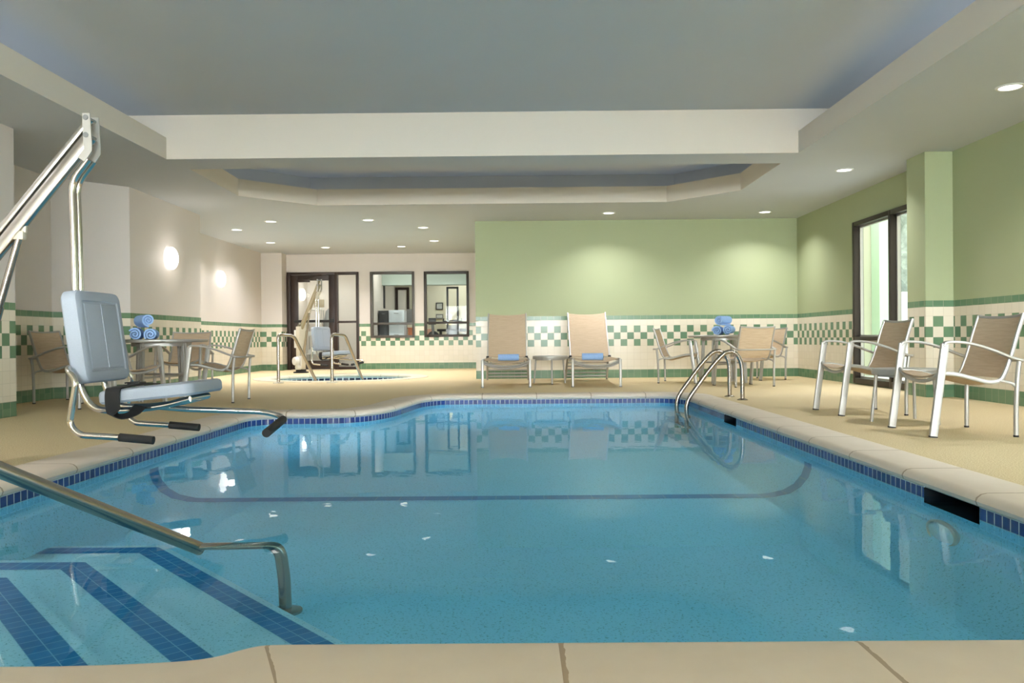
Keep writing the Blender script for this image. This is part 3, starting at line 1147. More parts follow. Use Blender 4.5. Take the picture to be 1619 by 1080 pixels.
for v in bm.verts:
    n = v.co.normalized()
    k = 1 + 0.25 * mnoise.noise(n * 3.1) + 0.12 * mnoise.noise(n * 9)
    v.co = Vector((n.x * 2.2 * k, n.y * 1.6 * k, n.z * 2.4 * k + 2.7))
o = to_obj('shrub', bm, M['hedge'], loc=(9.0, 18.6, 0))
bm = BM()
tube(bm, [(0, 0, -0.02), (0.02, 0, 0.6), (0, 0.03, 1.4)], 0.09)
to_obj('trunk', bm, M['door_brown'], o)
tag(o, 'grey green tree outside the tall window', 'tree')

# ------------------------------------------------------------------ rooms behind the far wall
bm = BM()
YB = 22.6
box(bm, -3.42, 1.6, YB, YB + 0.1, 0, 2.75)
struct('wall_gym_back', bm, M['room_wall'], 'pale back wall of the fitness room', 'wall', smooth=0)
bm = BM()
box(bm, 1.5, 1.6, D2 + 0.13, YB, 0, 2.75)
struct('wall_gym_right', bm, M['room_green'], 'grey green side wall of the fitness room', 'wall', smooth=0)
bm = BM()
box(bm, -3.46, -3.38, D2 + 0.12, YB, 0, 2.75)
struct('wall_gym_left', bm, M['corridor'], 'partition between corridor and fitness room', 'wall', smooth=0)
bm = BM()
box(bm, -5.6, -5.5, D2 + 0.12, 21.4, 0, 2.75)
box(bm, -5.5, -3.46, 21.3, 21.4, 0, 2.75)
struct('wall_corridor', bm, M['corridor'], 'white corridor wall behind the glass door', 'wall', smooth=0)
bm = BM()
box(bm, -5.6, 1.6, D2 + 0.12, YB + 0.1, 2.75, 2.85)
struct('ceiling_gym', bm, M['white'], 'white ceiling of the rooms behind the far wall', 'ceiling', smooth=0)
bm = BM()
box(bm, -5.6, 1.6, 18.101, YB + 0.1, -0.1, 0.0)
struct('floor_gym', bm, M['room_floor'], 'grey floor of the rooms behind the far wall', 'floor', smooth=0)
bm = BM()
box(bm, -3.38, 1.5, 20.4, 20.7, 2.02, 2.75)
struct('ceiling_soffit', bm, M['room_green'], 'pale green soffit across the fitness room', 'ceiling', smooth=0)


def area_lamp(name, loc, size, power, col=LAMP_COL, parent=None, spread=180):
    l = bpy.data.lights.new(name, 'AREA')
    l.shape = 'DISK'
    l.size = size
    l.energy = power
    l.color = col
    l.spread = math.radians(spread)
    o = bpy.data.objects.new(name, l)
    o.location = loc
    COL.objects.link(o)
    if parent is not None:
        o.parent = parent
    return o


def gym_panel(x, y, z, label, sx, sy, power, mat):
    root = thing('ceiling_panel', label, 'ceiling light', (x, y, z))
    bm = BM()
    frame = [(-sx / 2, -sy / 2), (sx / 2, -sy / 2), (sx / 2, sy / 2), (-sx / 2, sy / 2)]
    box(bm, -sx / 2 - 0.03, sx / 2 + 0.03, -sy / 2 - 0.03, sy / 2 + 0.03, -0.02, 0.0)
    to_obj('panel_frame', bm, M['white'], root, smooth=0)
    bm = BM()
    box(bm, -sx / 2, sx / 2, -sy / 2, sy / 2, -0.03, -0.021)
    to_obj('diffuser', bm, mat, root, smooth=0)
    area_lamp('panel_lamp', (0, 0, -0.04), min(sx, sy), power, (1, 0.97, 0.92), root)


gym_panel(-1.5, 19.3, 2.75, 'fitness room ceiling light just behind the window wall', 0.6, 0.6, 9, M['lens'])
gym_panel(-1.35, 21.7, 2.75, 'pale blue ceiling light panel seen through the right-hand window', 1.1, 0.5, 22, M['panel_blue'])
gym_panel(-2.75, 19.5, 2.75, 'fitness room ceiling light over the drawers', 0.5, 0.5, 9, M['lens'])
gym_panel(-4.45, 19.3, 2.75, 'corridor ceiling light behind the glass door', 0.5, 0.5, 22, M['lens'])

# ------------------------------------------------------------------ recessed downlights


def make_downlight():
    root = thing('downlight', '', 'ceiling light')
    bm = BM()
    lathe(bm, [(0.078, -0.002), (0.082, -0.008), (0.098, -0.008), (0.104, 0.0)], n=28)
    to_obj('trim_ring', bm, M['white'], root)
    bm = BM()
    lathe(bm, [(0.0, -0.004), (0.079, -0.004), (0.079, 0.0), (0.0, 0.0)], n=28)
    to_obj('lens', bm, M['lens'], root)
    area_lamp('downlight_lamp', (0, 0, -0.012), 0.15, LAMP_W, LAMP_COL, root, 128)
    return root


DL = [(-3.909, 12.94, 'recessed downlight in the left row over the hot tub, nearest the rear tray'),
      (-4.77, 13.85, 'leftmost recessed downlight nearest the camera over the hot tub'),
      (-4.76, 15.73, 'leftmost recessed downlight farther back over the hot tub'),
      (-3.9, 16.62, 'recessed downlight nearest the ceiling above the glass door'),
      (-2.34, 12.87, 'recessed downlight above the left far window, nearest the rear tray'),
      (-1.575, 13.8, 'recessed downlight nearest the corner of the green wall'),
      (-2.34, 16.58, 'recessed downlight close to the far wall between the two windows'),
      (-1.575, 15.68, 'recessed downlight above the far window beside the green wall'),
      (1.42, 12.39, 'single recessed downlight above the middle of the green wall'),
      (3.82, 12.45, 'recessed downlight in the right soffit nearest the back corner'),
      (3.78, 9.35, 'recessed downlight in the right soffit level with the tall window'),
      (3.82, 6.28, 'recessed downlight in the right soffit nearest the camera in view'),
      (3.82, 0.1, 'recessed downlight in the right soffit behind the camera'),
      (-4.05, 3.2, 'recessed downlight in the left soffit beside the camera'),
      (-4.05, 0.1, 'recessed downlight in the left soffit behind the camera'),
      (-1.2, -6.6, 'left recessed downlight in the rear soffit'),
      (1.2, -6.6, 'right recessed downlight in the rear soffit')]
dl0 = make_downlight()
for i, (x, y, lab) in enumerate(DL):
    o = dl0 if i == 0 else copy_tree(dl0)
    place(o, (x, y, H - 0.001), 0, lab, 'recessed downlights in the soffit')

# ------------------------------------------------------------------ wall sconces


def make_sconce():
    root = thing('wall_sconce', '', 'wall light')
    bm = BM()
    lathe(bm, [(0.0, 0.0), (0.12, 0.0), (0.12, 0.03), (0.0, 0.03)], axis='X', n=32)
    to_obj('back_plate', bm, M['white'], root)
    bm = BM()
    prof = [(0.152, 0.022), (0.156, 0.035)] + [(0.156 * math.cos(a), 0.035 + 0.075 * math.sin(a)) for a in [PI / 2 * k / 8 for k in range(1, 8)]] + [(0.0, 0.11)]
    lathe(bm, [(0.0, 0.022)] + prof, axis='X', n=36)
    to_obj('opal_dome', bm, M['sconce_lens'], root)
    l = bpy.data.lights.new('sconce_lamp', 'POINT')
    l.energy = 2.4
    l.color = (1, 0.95, 0.88)
    l.shadow_soft_size = 0.06
    lo = bpy.data.objects.new('sconce_lamp', l)
    lo.location = (0.19, 0, 0)
    COL.objects.link(lo)
    lo.parent = root
    return root


sc0 = make_sconce()
for i, (x, y, z, lab) in enumerate(((-4.748, 11.08, 1.79, 'round white glowing wall sconce above the left towel table'),
                                    (-5.545, 15.13, 1.81, 'round white glowing wall sconce on the recessed wall farther along, left of the door'),
                                    (-5.495, 20.7, 1.82, 'round white glowing wall sconce in the corridor, seen through the glass door'))):
    o = sc0 if i == 0 else copy_tree(sc0)
    place(o, (x, y, z), 0, lab, 'round wall sconces')

# ------------------------------------------------------------------ armchairs


def make_armchair():
    root = thing('armchair', '', 'chair')
    A, S = M['alu'], M['sling']
    hx = 0.282
    for s in (-1, 1):
        bm = BM()
        sweep(bm, [(s * hx, 0.26, 0.008), (s * hx, 0.182, 0.592)], rrect(0.028, 0.050, 0.25), up=(0, 1, 0))
        leg = to_obj('leg', bm, A, root)
        bm = BM()
        sweep(bm, [(s * hx, 0.2611, 0.0), (s * hx, 0.2597, 0.010)], rrect(0.0295, 0.0515, 0.25), up=(0, 1, 0))
        to_obj('foot_cap', bm, M['black_rubber'], leg)
        bm = BM()
        tube(bm, spline([(s * hx, -0.262, 0.006), (s * hx, -0.264, 0.2), (s * (hx + 0.003), -0.27, 0.36), (s * (hx + 0.003), -0.283, 0.478)], 3), 0.0145, 12)
        leg = to_obj('leg', bm, A, root)
        bm = BM()
        tube(bm, [(s * hx, -0.262, 0.0), (s * hx, -0.262, 0.012)], 0.0158, 12)
        to_obj('foot_cap', bm, M['black_rubber'], leg)
        bm = BM()
        sweep(bm, spline([(s * hx, 0.196, 0.578), (s * hx, 0.18, 0.598), (s * hx, 0.14, 0.604), (s * hx, 0.03, 0.594), (s * hx, -0.10, 0.556), (s * hx, -0.22, 0.508), (s * (hx + 0.002), -0.30, 0.483)], 4), rrect(0.042, 0.018, 0.45), up=(0, 0, 1))
        to_obj('armrest', bm, A, root)
        bm = BM()
        rail = spline([(s * 0.255, 0.205, 0.405), (s * 0.25, 0.10, 0.398), (s * 0.25, -0.02, 0.368), (s * 0.25, -0.12, 0.345), (s * 0.25, -0.185, 0.362), (s * 0.25, -0.222, 0.425), (s * 0.25, -0.262, 0.54), (s * 0.25, -0.30, 0.67), (s * 0.25, -0.335, 0.778)], 4)
        sweep(bm, rail, rrect(0.022, 0.028, 0.45), up=(0, 0.5, 0.866))
        to_obj('side_rail', bm, A, root)
        bm = BM()
        tube(bm, spline([(s * 0.282, -0.264, 0.315), (s * 0.272, -0.24, 0.34), (s * 0.252, -0.175, 0.356)], 4), 0.010, 10)
        to_obj('strut', bm, A, root)
        bm = BM()
        tube(bm, [(s * 0.285, 0.205, 0.412), (s * 0.25, 0.205, 0.403)], 0.012, 10)
        to_obj('strut', bm, A, root)
    bm = BM()
    tube(bm, spline([(-0.28, 0.207, 0.42), (-0.2, 0.207, 0.378), (-0.1, 0.207, 0.352), (0, 0.207, 0.345), (0.1, 0.207, 0.352), (0.2, 0.207, 0.378), (0.28, 0.207, 0.42)], 4), 0.0125, 10)
    to_obj('front_bar', bm, A, root)
    bm = BM()
    tube(bm, spline([(-0.284, -0.283, 0.485), (-0.26, -0.325, 0.482), (-0.2, -0.342, 0.481), (0, -0.35, 0.480), (0.2, -0.342, 0.481), (0.26, -0.325, 0.482), (0.284, -0.283, 0.485)], 4), 0.011, 10)
    to_obj('back_bar', bm, A, root)
    bm = BM()
    tube(bm, spline([(-0.252, -0.335, 0.775), (-0.15, -0.345, 0.765), (0, -0.352, 0.760), (0.15, -0.345, 0.765), (0.252, -0.335, 0.775)], 4), 0.011, 10)
    to_obj('top_bar', bm, A, root)
    seat_prof = spline([(0, 0.215, 0.405), (0, 0.10, 0.400), (0, -0.02, 0.370), (0, -0.12, 0.348), (0, -0.180, 0.360)], 4)
    back_prof = spline([(0, -0.19, 0.372), (0, -0.222, 0.428), (0, -0.262, 0.54), (0, -0.30, 0.67), (0, -0.334, 0.772)], 4)

    def surf(prof, sag):
        n = len(prof) - 1

        def fn(s, t):
            f = s * n
            i = min(int(f), n - 1)
            p = prof[i].lerp(prof[i + 1], f - i)
            tg = (prof[i + 1] - prof[i]).normalized()
            nn = Vector((0, -tg.z, tg.y))
            if nn.z < 0 and abs(nn.z) > abs(nn.y): nn = -nn
            x = -0.246 + 0.492 * t
            k = 1 - (2 * t - 1) ** 2
            return (Vector((x, p.y, p.z)) + sag(s) * k, nn)
        return fn
    bm = BM()
    slab(bm, surf(seat_prof, lambda s: Vector((0, 0, -0.030))), 16, 10, 0.006)
    to_obj('seat_sling', bm, S, root)
    bm = BM()
    slab(bm, surf(back_prof, lambda s: Vector((0, -0.014, -0.014 * s))), 16, 10, 0.006)
    to_obj('back_sling', bm, S, root)
    return root


def face(ux, uy):
    return math.atan2(-ux, uy)


G1 = 'tan sling armchairs round the pool'
CH = [(2.886, 5.42, face(-1, 0), 'tan sling armchair on the right, nearest the camera, cut by the picture edge'),
      (2.88, 6.85, face(-1, 0), 'tan sling armchair on the right, in front of the tall window'),
      (2.345, 11.67, face(0.94, -0.34), 'tan sling armchair at the left side of the right-hand towel table'),
      (2.98, 10.69, face(-0.30, 0.95), 'tan sling armchair seen from behind, in front of the right-hand towel table'),
      (3.66, 12.30, face(-0.87, -0.5), 'tan sling armchair behind the right-hand towel table, nearest the back corner'),
      (-4.85, 8.85, face(1, -0.08), 'tan sling armchair against the left recess wall, behind the lift backrest'),
      (-3.89, 7.99, face(0.9, -0.43), 'tan sling armchair mostly hidden behind the blue-grey lift backrest'),
      (-4.37, 10.62, face(0.05, -1), 'tan sling armchair facing forward behind the left towel table'),
      (-3.25, 8.76, face(-1, -0.03), 'tan sling armchair at the right side of the left towel table')]
ch0 = make_armchair()
for i, (x, y, r, lab) in enumerate(CH):
    o = ch0 if i == 0 else copy_tree(ch0)
    place(o, (x, y, 0), r, lab, G1)

# ------------------------------------------------------------------ tables


def make_round_table(R=0.49, hz=0.675):
    root = thing('round_table', '', 'table')
    bm = BM()
    lathe(bm, [(0.0, hz - 0.012), (R - 0.03, hz - 0.012), (R - 0.028, hz - 0.03), (R - 0.010, hz - 0.034), (R, hz - 0.020), (R, hz - 0.008), (R - 0.008, hz + 0.001), (R - 0.03, hz), (0.0, hz)], n=56)
    to_obj('table_top', bm, M['alu'], root)
    bm = BM()
    lathe(bm, [(0.30, hz - 0.075), (0.312, hz - 0.075), (0.312, hz - 0.012), (0.30, hz - 0.012), (0.30, hz - 0.075)], n=40)
    to_obj('apron', bm, M['alu'], root)
    for k in range(4):
        a = PI / 4 + k * PI / 2
        c, s = math.cos(a), math.sin(a)
        bm = BM()
        for off in (-0.019, 0.019):
            ox, oy = -s * off, c * off
            sweep(bm, [(0.33 * c + ox, 0.33 * s + oy, 0.0), (0.30 * c + ox, 0.30 * s + oy, hz - 0.014)], rrect(0.026, 0.030, 0.4), up=(c, s, 0))
        to_obj('leg', bm, M['alu'], root)
    for k in range(2):
        a = PI / 4 + k * PI / 2
        c, s = math.cos(a), math.sin(a)
        bm = BM()
        sweep(bm, [(-0.315 * c, -0.315 * s, 0.26 + 0.026 * k), (0.315 * c, 0.315 * s, 0.26 + 0.026 * k)], rrect(0.03, 0.024, 0.4), up=(0, 0, 1))
        to_obj('stretcher', bm, M['alu'], root)
    return root


tb = make_round_table()
place(tb, (2.93, 11.52, 0), 0.12, 'round silver metal table with blue towels in the right corner by the green wall', 'round metal tables')
TL = (-3.97, 9.05)
tb2 = copy_tree(tb)
place(tb2, (TL[0], TL[1], 0), 0.5, 'round silver metal table with blue towels on the left, behind the pool lift', 'round metal tables')


def make_side_table():
    root = thing('side_table', '', 'side table')
    R, hz = 0.25, 0.40
    bm = BM()
    lathe(bm, [(0.0, hz - 0.01), (R - 0.02, hz - 0.01), (R - 0.018, hz - 0.042), (R - 0.004, hz - 0.045), (R, hz - 0.036), (R, hz - 0.006), (R - 0.006, hz), (0.0, hz)], n=44)
    to_obj('table_top', bm, M['alu'], root)
    for k in range(3):
        a = -PI / 2 + k * 2 * PI / 3
        c, s = math.cos(a), math.sin(a)
        bm = BM()
        tube(bm, [(0.262 * c, 0.262 * s, 0.0), (0.222 * c, 0.222 * s, hz - 0.012)], 0.0125, 12)
        to_obj('leg', bm, M['alu'], root)
    bm = BM()
    lathe(bm, [(0.208, hz - 0.06), (0.216, hz - 0.06), (0.216, hz - 0.03), (0.208, hz - 0.03), (0.208, hz - 0.06)], n=32)
    to_obj('ring', bm, M['alu'], root)
    return root


st = make_side_table()
place(st, (0.478, 11.60, 0), 0.05, 'small round silver side table between the two loungers', 'small round side tables')
st2 = copy_tree(st)
place(st2, (2.93, 6.10, 0), math.atan2(-0.833, -0.553) + PI / 2 + PI / 3 - 0.05, 'small round silver side table between the two right-hand armchairs', 'small round side tables')

# ------------------------------------------------------------------ loungers


def make_lounger():
    root = thing('sun_lounger', '', 'lounger')
    A, S = M['alu'], M['sling']
    for s in (-1, 1):
        bm = BM()
        sweep(bm, [(s * 0.315, 0.0, 0.008), (s * 0.315, 0.0, 0.345), (s * 0.315, 0.006, 0.362)], rrect(0.036, 0.036, 0.4), up=(0, 1, 0))
        leg = to_obj('leg', bm, M['alu_light'], root)
        bm = BM()
        sweep(bm, [(s * 0.315, 0.0, 0.0), (s * 0.315, 0.0, 0.014)], rrect(0.039, 0.039, 0.4), up=(0, 1, 0))
        to_obj('foot_cap', bm, M['steel_grey'], leg)
        bm = BM()
        tube(bm, [(s * 0.305, 1.55, 0.352), (s * 0.325, 2.02, 0.0)], 0.017, 12)
        to_obj('leg', bm, A, root)
        bm = BM()
        sweep(bm, spline([(s * 0.312, 0.0, 0.36), (s * 0.30, 0.1, 0.366), (s * 0.29, 0.3, 0.360), (s * 0.285, 0.8, 0.355), (s * 0.285, 1.2, 0.352), (s * 0.285, 1.75, 0.350)], 4), rrect(0.026, 0.034, 0.4), up=(0, 0, 1))
        to_obj('side_rail', bm, A, root)
        bm = BM()
        sweep(bm, spline([(s * 0.285, 1.16, 0.372), (s * 0.285, 1.35, 0.55), (s * 0.287, 1.62, 0.82), (s * 0.29, 1.83, 1.035)], 4), rrect(0.022, 0.028, 0.4), up=(0, -0.7, 0.7))
        to_obj('back_rail', bm, M['alu_light'], root)
        bm = BM()
        tube(bm, [(s * 0.26, 1.64, 0.81), (s * 0.26, 1.86, 0.26)], 0.010, 10)
        to_obj('back_support', bm, A, root)
    bm = BM()
    for zc, r in ((0.338, 0.014), (0.312, 0.010)):
        tube(bm, spline([(-0.312, 0.004, zc + 0.012), (-0.2, 0.004, zc - 0.034), (-0.1, 0.004, zc - 0.052), (0, 0.004, zc - 0.058), (0.1, 0.004, zc - 0.052), (0.2, 0.004, zc - 0.034), (0.312, 0.004, zc + 0.012)], 4), r, 10)
    to_obj('front_bar', bm, A, root)
    for k in range(5):
        f = 0.22 + 0.155 * k
        y = 1.55 + (2.02 - 1.55) * f
        z = 0.352 * (1 - f)
        bm = BM()
        tube(bm, [(-0.315, y, z), (0.315, y, z)], 0.0115, 10)
        to_obj('rung', bm, A, root)
    bm = BM()
    tube(bm, [(-0.262, 1.855, 0.27), (0.262, 1.855, 0.27)], 0.010, 10)
    to_obj('back_support', bm, A, root)

    def seat(s, t):
        x = -0.28 + 0.56 * t
        k = 1 - (2 * t - 1) ** 2
        y = 0.012 + 1.12 * s
        return (x, y, 0.372 - 0.050 * k * (1 - 0.25 * s)), (0, 0, 1)
    bm = BM()
    slab(bm, seat, 14, 10, 0.007)
    to_obj('seat_sling', bm, S, root)

    def back(s, t):
        x = -0.278 + 0.556 * t
        k = 1 - (2 * t - 1) ** 2
        y, z = 1.17 + (1.825 - 1.17) * s, 0.385 + (1.03 - 0.385) * s
        return (x, y + 0.018 * k, z - 0.022 * k * (0.4 + 0.6 * s)), (0, -0.7, 0.7)
    bm = BM()
    slab(bm, back, 14, 10, 0.007)
    to_obj('back_sling', bm, S, root)
    for s in (-1, 1):
        bm = BM()
        lathe(bm, [(0.0, -0.02), (0.022, -0.02), (0.022, 0.02), (0.0, 0.02)], center=(s * 0.285, 1.165, 0.375), axis='X', n=14)
        to_obj('hinge', bm, M['black_rubber'], root)
    return root


lg = make_lounger()
place(lg, (-0.142, 10.75, 0), 0.0, 'tan sling sun lounger with raised back, the left of the pair by the green wall', 'sun loungers')
lg2 = copy_tree(lg)
place(lg2, (1.053, 10.72, 0), -0.015, 'tan sling sun lounger with raised back, the right of the pair by the green wall', 'sun loungers')

# ------------------------------------------------------------------ rolled towels


def make_towel(L, R, seed=0):
    """rolled towel, axis along local Y, resting on z = 0; a real spiral so its ends show the roll"""
    rnd = random.Random(seed)
    turns, th = 2.6, R / 2.9
    N = 84
    outer, inner = [], []
    for i in range(N + 1):
        a = turns * 2 * PI * i / N
        r = R * 0.10 + (R - R * 0.10) * (i / N)
        w = 1 + 0.02 * math.sin(3 * a + seed)
        outer.append((r * w * math.cos(a), r * w * math.sin(a)))
        r2 = max(0.0012, r - th * 0.70)
        inner.append((r2 * w * math.cos(a), r2 * w * math.sin(a)))
    sec = outer + inner[::-1]
    rot = -PI / 2 + seed
    sec = [(x * math.cos(rot) - y * math.sin(rot), x * math.sin(rot) + y * math.cos(rot)) for x, y in sec]
    zmin = min(s[1] for s in sec)
    bm = BM()
    ny = 6
    rings = []
    for k in range(ny + 1):
        y = -L / 2 + L * k / ny
        sc = 0.975 if k in (0, ny) else 1.0
        rings.append([bm.verts.new((x * sc, y, (z * sc - zmin))) for x, z in sec])
    m = len(sec)
    for k in range(ny):
        for j in range(m):
            jj = (j + 1) % m
            bm.faces.new((rings[k][j], rings[k][jj], rings[k + 1][jj], rings[k + 1][j]))
    for ring in (rings[0], rings[-1]):
        for j in range(N):
            bm.faces.new((ring[j], ring[j + 1], ring[m - 2 - j], ring[m - 1 - j]))
    return to_obj('rolled_towel', bm, M['towel'], smooth=60)


def towel(x, y, z, rz, lab, grp, L=0.27, R=0.075, seed=0):
    o = make_towel(L, R, seed)
    o.location = (x, y, z)
    o.rotation_euler = (0, 0, rz)
    tag(o, lab, 'towel', grp)


towel(-0.115, 11.28, 0.343, PI / 2 + 0.02, 'rolled blue towel lying on the left lounger seat', 'rolled towels on the loungers', 0.29, 0.055, 1.0)
towel(1.05, 11.25, 0.343, PI / 2 - 0.02, 'rolled blue towel lying on the right lounger seat', 'rolled towels on the loungers', 0.29, 0.055, 2.0)
TZ = 0.676
gL, gR = 'rolled towels on the left table', 'rolled towels on the right table'

def towel_stack(x, y, rz, rtop, labs, grp, L, d, seeds):
    c, sn = math.cos(rz), math.sin(rz)
    towel(x - c * d, y - sn * d, TZ, rz, labs[0], grp, L, 0.075, seeds[0])
    towel(x + c * d, y + sn * d, TZ, rz, labs[1], grp, L, 0.075, seeds[1])
    towel(x, y, TZ + 0.132, rtop, labs[2], grp, L, 0.075, seeds[2])


towel_stack(TL[0] - 0.10, TL[1] - 0.20, 0.30, 0.75, ['rolled blue towel at %s the stack on the left table' % p for p in ('lower left of', 'lower right of', 'the top of')], gL, 0.27, 0.0775, (0.4, 1.7, 2.6))
towel_stack(2.91, 11.40, -0.40, -0.70, ['rolled blue towel at %s the stack on the right table' % p for p in ('lower left of', 'lower right of', 'the top of')], gR, 0.30, 0.0775, (0.9, 2.1, 3.0))

# ------------------------------------------------------------------ pool lift


def pad(bm, fn, nu, nv, th, rr=0.03):
    slab(bm, fn, nu, nv, th)


def rounded_slab(bm, w, h, th, r, groove=True):
    """upright cushion in local coords: u across (-w/2..w/2), v up (0..h), n = thickness outwards; returns verts to transform"""
    segs = 5
    def ring(inset, depth):
        ww, hh, rr = w / 2 - inset, h / 2 - inset, max(r - inset, 0.004)
        pts = []
        for cx, cy, a0 in ((ww - rr, hh - rr, 0), (-ww + rr, hh - rr, 90), (-ww + rr, -hh + rr, 180), (ww - rr, -hh + rr, 270)):
            for k in range(segs + 1):
                a = math.radians(a0 + 90 * k / segs)
                pts.append((cx + rr * math.cos(a), cy + rr * math.sin(a), depth))
        return pts
    rings = [ring(0.012, 0.0), ring(0.0, 0.012), ring(0.0, th - 0.022), ring(0.006, th - 0.008), ring(0.022, th)]
    if groove:
        rings += [ring(0.052, th), ring(0.057, th - 0.006), ring(0.064, th - 0.006), ring(0.07, th - 0.001)]
    V = [[bm.verts.new(p) for p in q] for q in rings]
    n = len(V[0])
    for a, b in zip(V[:-1], V[1:]):
        for j in range(n):
            bm.faces.new((a[j], a[(j + 1) % n], b[(j + 1) % n], b[j]))
    bm.faces.new(V[0][::-1])
    bm.faces.new(V[-1])


def frame_xform(bm, origin, ux, uy, uz):
    m = Matrix((Vector(ux).normalized(), Vector(uy).normalized(), Vector(uz).normalized())).transposed().to_4x4()
    m = Matrix.Translation(origin) @ m
    bmesh.ops.transform(bm, matrix=m, verts=bm.verts[:])


def make_lift(label, loc, arm_rot, seat_rot, dark=False):
    """local: column at origin, arm towards +X; seat hangs from the mast at x=0.65 and faces +X"""
    root = thing('pool_lift', label, 'pool lift', loc, arm_rot)
    ST = M['brushed_arm'] if not dark else M['olive_arm']
    # column
    bm = BM()
    box(bm, -0.07, 0.07, -0.07, 0.07, 0.02, 0.93, 0.012)
    col_o = to_obj('column', bm, M['lift_cream'], root)
    bm = BM()
    lathe(bm, [(0.0, 0.0), (0.15, 0.0), (0.15, 0.02), (0.10, 0.03), (0.10, 0.07), (0.0, 0.07)], n=28)
    to_obj('base_plate', bm, M['black_rubber'], root)
    bm = BM()
    box(bm, -0.02, 0.17, -0.10, -0.071, 0.14, 0.34, 0.012)
    lathe(bm, [(0.0, -0.19), (0.075, -0.19), (0.085, -0.17), (0.085, -0.11), (0.0, -0.10)], center=(0.06, 0.0, 0.24), axis='Y', n=24)
    lathe(bm, [(0.0, -0.16), (0.05, -0.16), (0.055, -0.07), (0.0, -0.07)], center=(0.10, 0.0, 0.12), axis='Y', n=20)
    to_obj('gear_housing', bm, M['lift_white'], root)
    bm = BM()
    box(bm, -0.13, -0.071, -0.08, 0.08, 0.50, 0.86, 0.012)
    to_obj('battery_box', bm, M['lift_white'], root)
    # parallel arms
    pl, pu = Vector((0.0, 0, 0.84)), Vector((0.0, 0, 0.925))
    el, eu = Vector((0.735, 0, 1.722)), Vector((0.735, 0, 1.812))
    bm = BM()
    sweep(bm, [pl, el], rrect(0.05, 0.066, 0.3), up=(0, 0, 1))
    to_obj('lower_arm', bm, ST, root)
    bm = BM()
    sweep(bm, [pu + Vector((-0.02, 0, -0.02)), eu], rrect(0.044, 0.034, 0.3), up=(0, 0, 1))
    to_obj('upper_arm', bm, ST, root)
    bm = BM()
    for y in (-0.045, 0.037):
        box(bm, -0.05, 0.05, y, y + 0.008, 0.80, 0.97, 0.0)
    to_obj('bracket', bm, M['brushed'], root)
    # end bracket: two plates with bolts
    brk_b = BM()
    for y in (-0.048, 0.040):
        pr = [(0.700, 1.60), (0.762, 1.60), (0.762, 1.84), (0.715, 1.84), (0.710, 1.64)]
        poly = [(0.715, 1.835), (0.755, 1.835), (0.765, 1.64), (0.725, 1.585), (0.690, 1.607), (0.722, 1.65)]
        a = [brk_b.verts.new((x, y, z)) for x, z in poly]
        b = [brk_b.verts.new((x, y + 0.008, z)) for x, z in poly]
        brk_b.faces.new(a); brk_b.faces.new(b[::-1])
        for i in range(len(poly)):
            j = (i + 1) % len(poly)
            brk_b.faces.new((a[i], a[j], b[j], b[i]))
    brk = to_obj('bracket', brk_b, M['alu_light'], root, smooth=0)
    for z in (1.812, 1.722):
        bm = BM()
        tube(bm, [(0.735, -0.056, z), (0.735, 0.056, z)], 0.010, 10)
        lathe(bm, [(0.0, -0.006), (0.014, -0.004), (0.014, 0.0), (0.0, 0.0)], center=(0.735, -0.05, z), axis='Y', n=12)
        to_obj('bolt', bm, M['steel_grey'], brk)
    # actuator
    bm = BM()
    tube(bm, [(0.10, 0, 0.34), (0.245, 0, 0.84)], 0.024, 14)
    tube(bm, [(0.245, 0, 0.84), (0.352, 0, 1.195)], 0.0185, 14)
    to_obj('actuator', bm, M['brushed'], root)
    bm = BM()
    box(bm, 0.315, 0.385, -0.02, 0.02, 1.19, 1.235, 0.008)
    box(bm, 0.335, 0.395, -0.012, 0.012, 1.225, 1.29, 0.008)
    to_obj('actuator_clevis', bm, M['lift_cream'], root)
    bm = BM()
    box(bm, 0.06, 0.13, -0.03, 0.03, 0.30, 0.37, 0.008)
    to_obj('actuator_clevis', bm, M['lift_cream'], root)
    # everything below hangs from the mast and turns with the seat
    sr = seat_rot
    def R(p):
        v = Vector(p) - Vector((0.65, 0, 0))
        c, s = math.cos(sr), math.sin(sr)
        return Vector((0.65 + v.x * c - v.y * s, v.x * s + v.y * c, v.z))
    def RP(bm):
        for v in bm.verts: v.co = R(v.co)
    for y in (-0.026, 0.026):
        bm = BM()
        tube(bm, fillet([(0.735, y, 1.60), (0.645, y, 1.485), (0.652, y, 1.30), (0.662, y, 0.60)], 0.06, 7), 0.0175, 14)
        if sr == 0: RP(bm)
        to_obj('mast_tube', bm, M['chrome'], root)
    # back pad
    tilt = Vector((-0.062, 0, 0.465))
    upv = tilt.normalized()
    bm = BM()
    rounded_slab(bm, 0.46, 0.47, 0.085, 0.05)
    nrm_ = Vector((1, 0, 0)) - upv * upv.x
    nrm_ = nrm_.normalized()
    side = upv.cross(nrm_)
    frame_xform(bm, Vector((0.83, 0, 0.45)) + upv * 0.235 - nrm_ * 0.085, side, upv, nrm_)
    RP(bm)
    bk = to_obj('backrest', bm, M['lift_pad'], root)
    bm = BM()
    p0 = Vector((0.83, 0, 0.45)) + nrm_ * 0.0005
    sweep(bm, [p0 + upv * 0.07, p0 + upv * 0.40], rrect(0.006, 0.004, 0.4), up=nrm_)
    RP(bm)
    to_obj('back_seam', bm, M['lift_pad'], bk)
    # seat pad
    bm = BM()
    rounded_slab(bm, 0.46, 0.48, 0.068, 0.05, groove=True)
    fwd = Vector((0.44, 0, 0.042)).normalized()
    nup = Vector((-fwd.z, 0, fwd.x))
    frame_xform(bm, Vector((0.87, 0, 0.338)) + fwd * 0.235, Vector((0, 1, 0)), fwd * -1, nup)
    RP(bm)
    to_obj('seat', bm, M['lift_pad'], root)
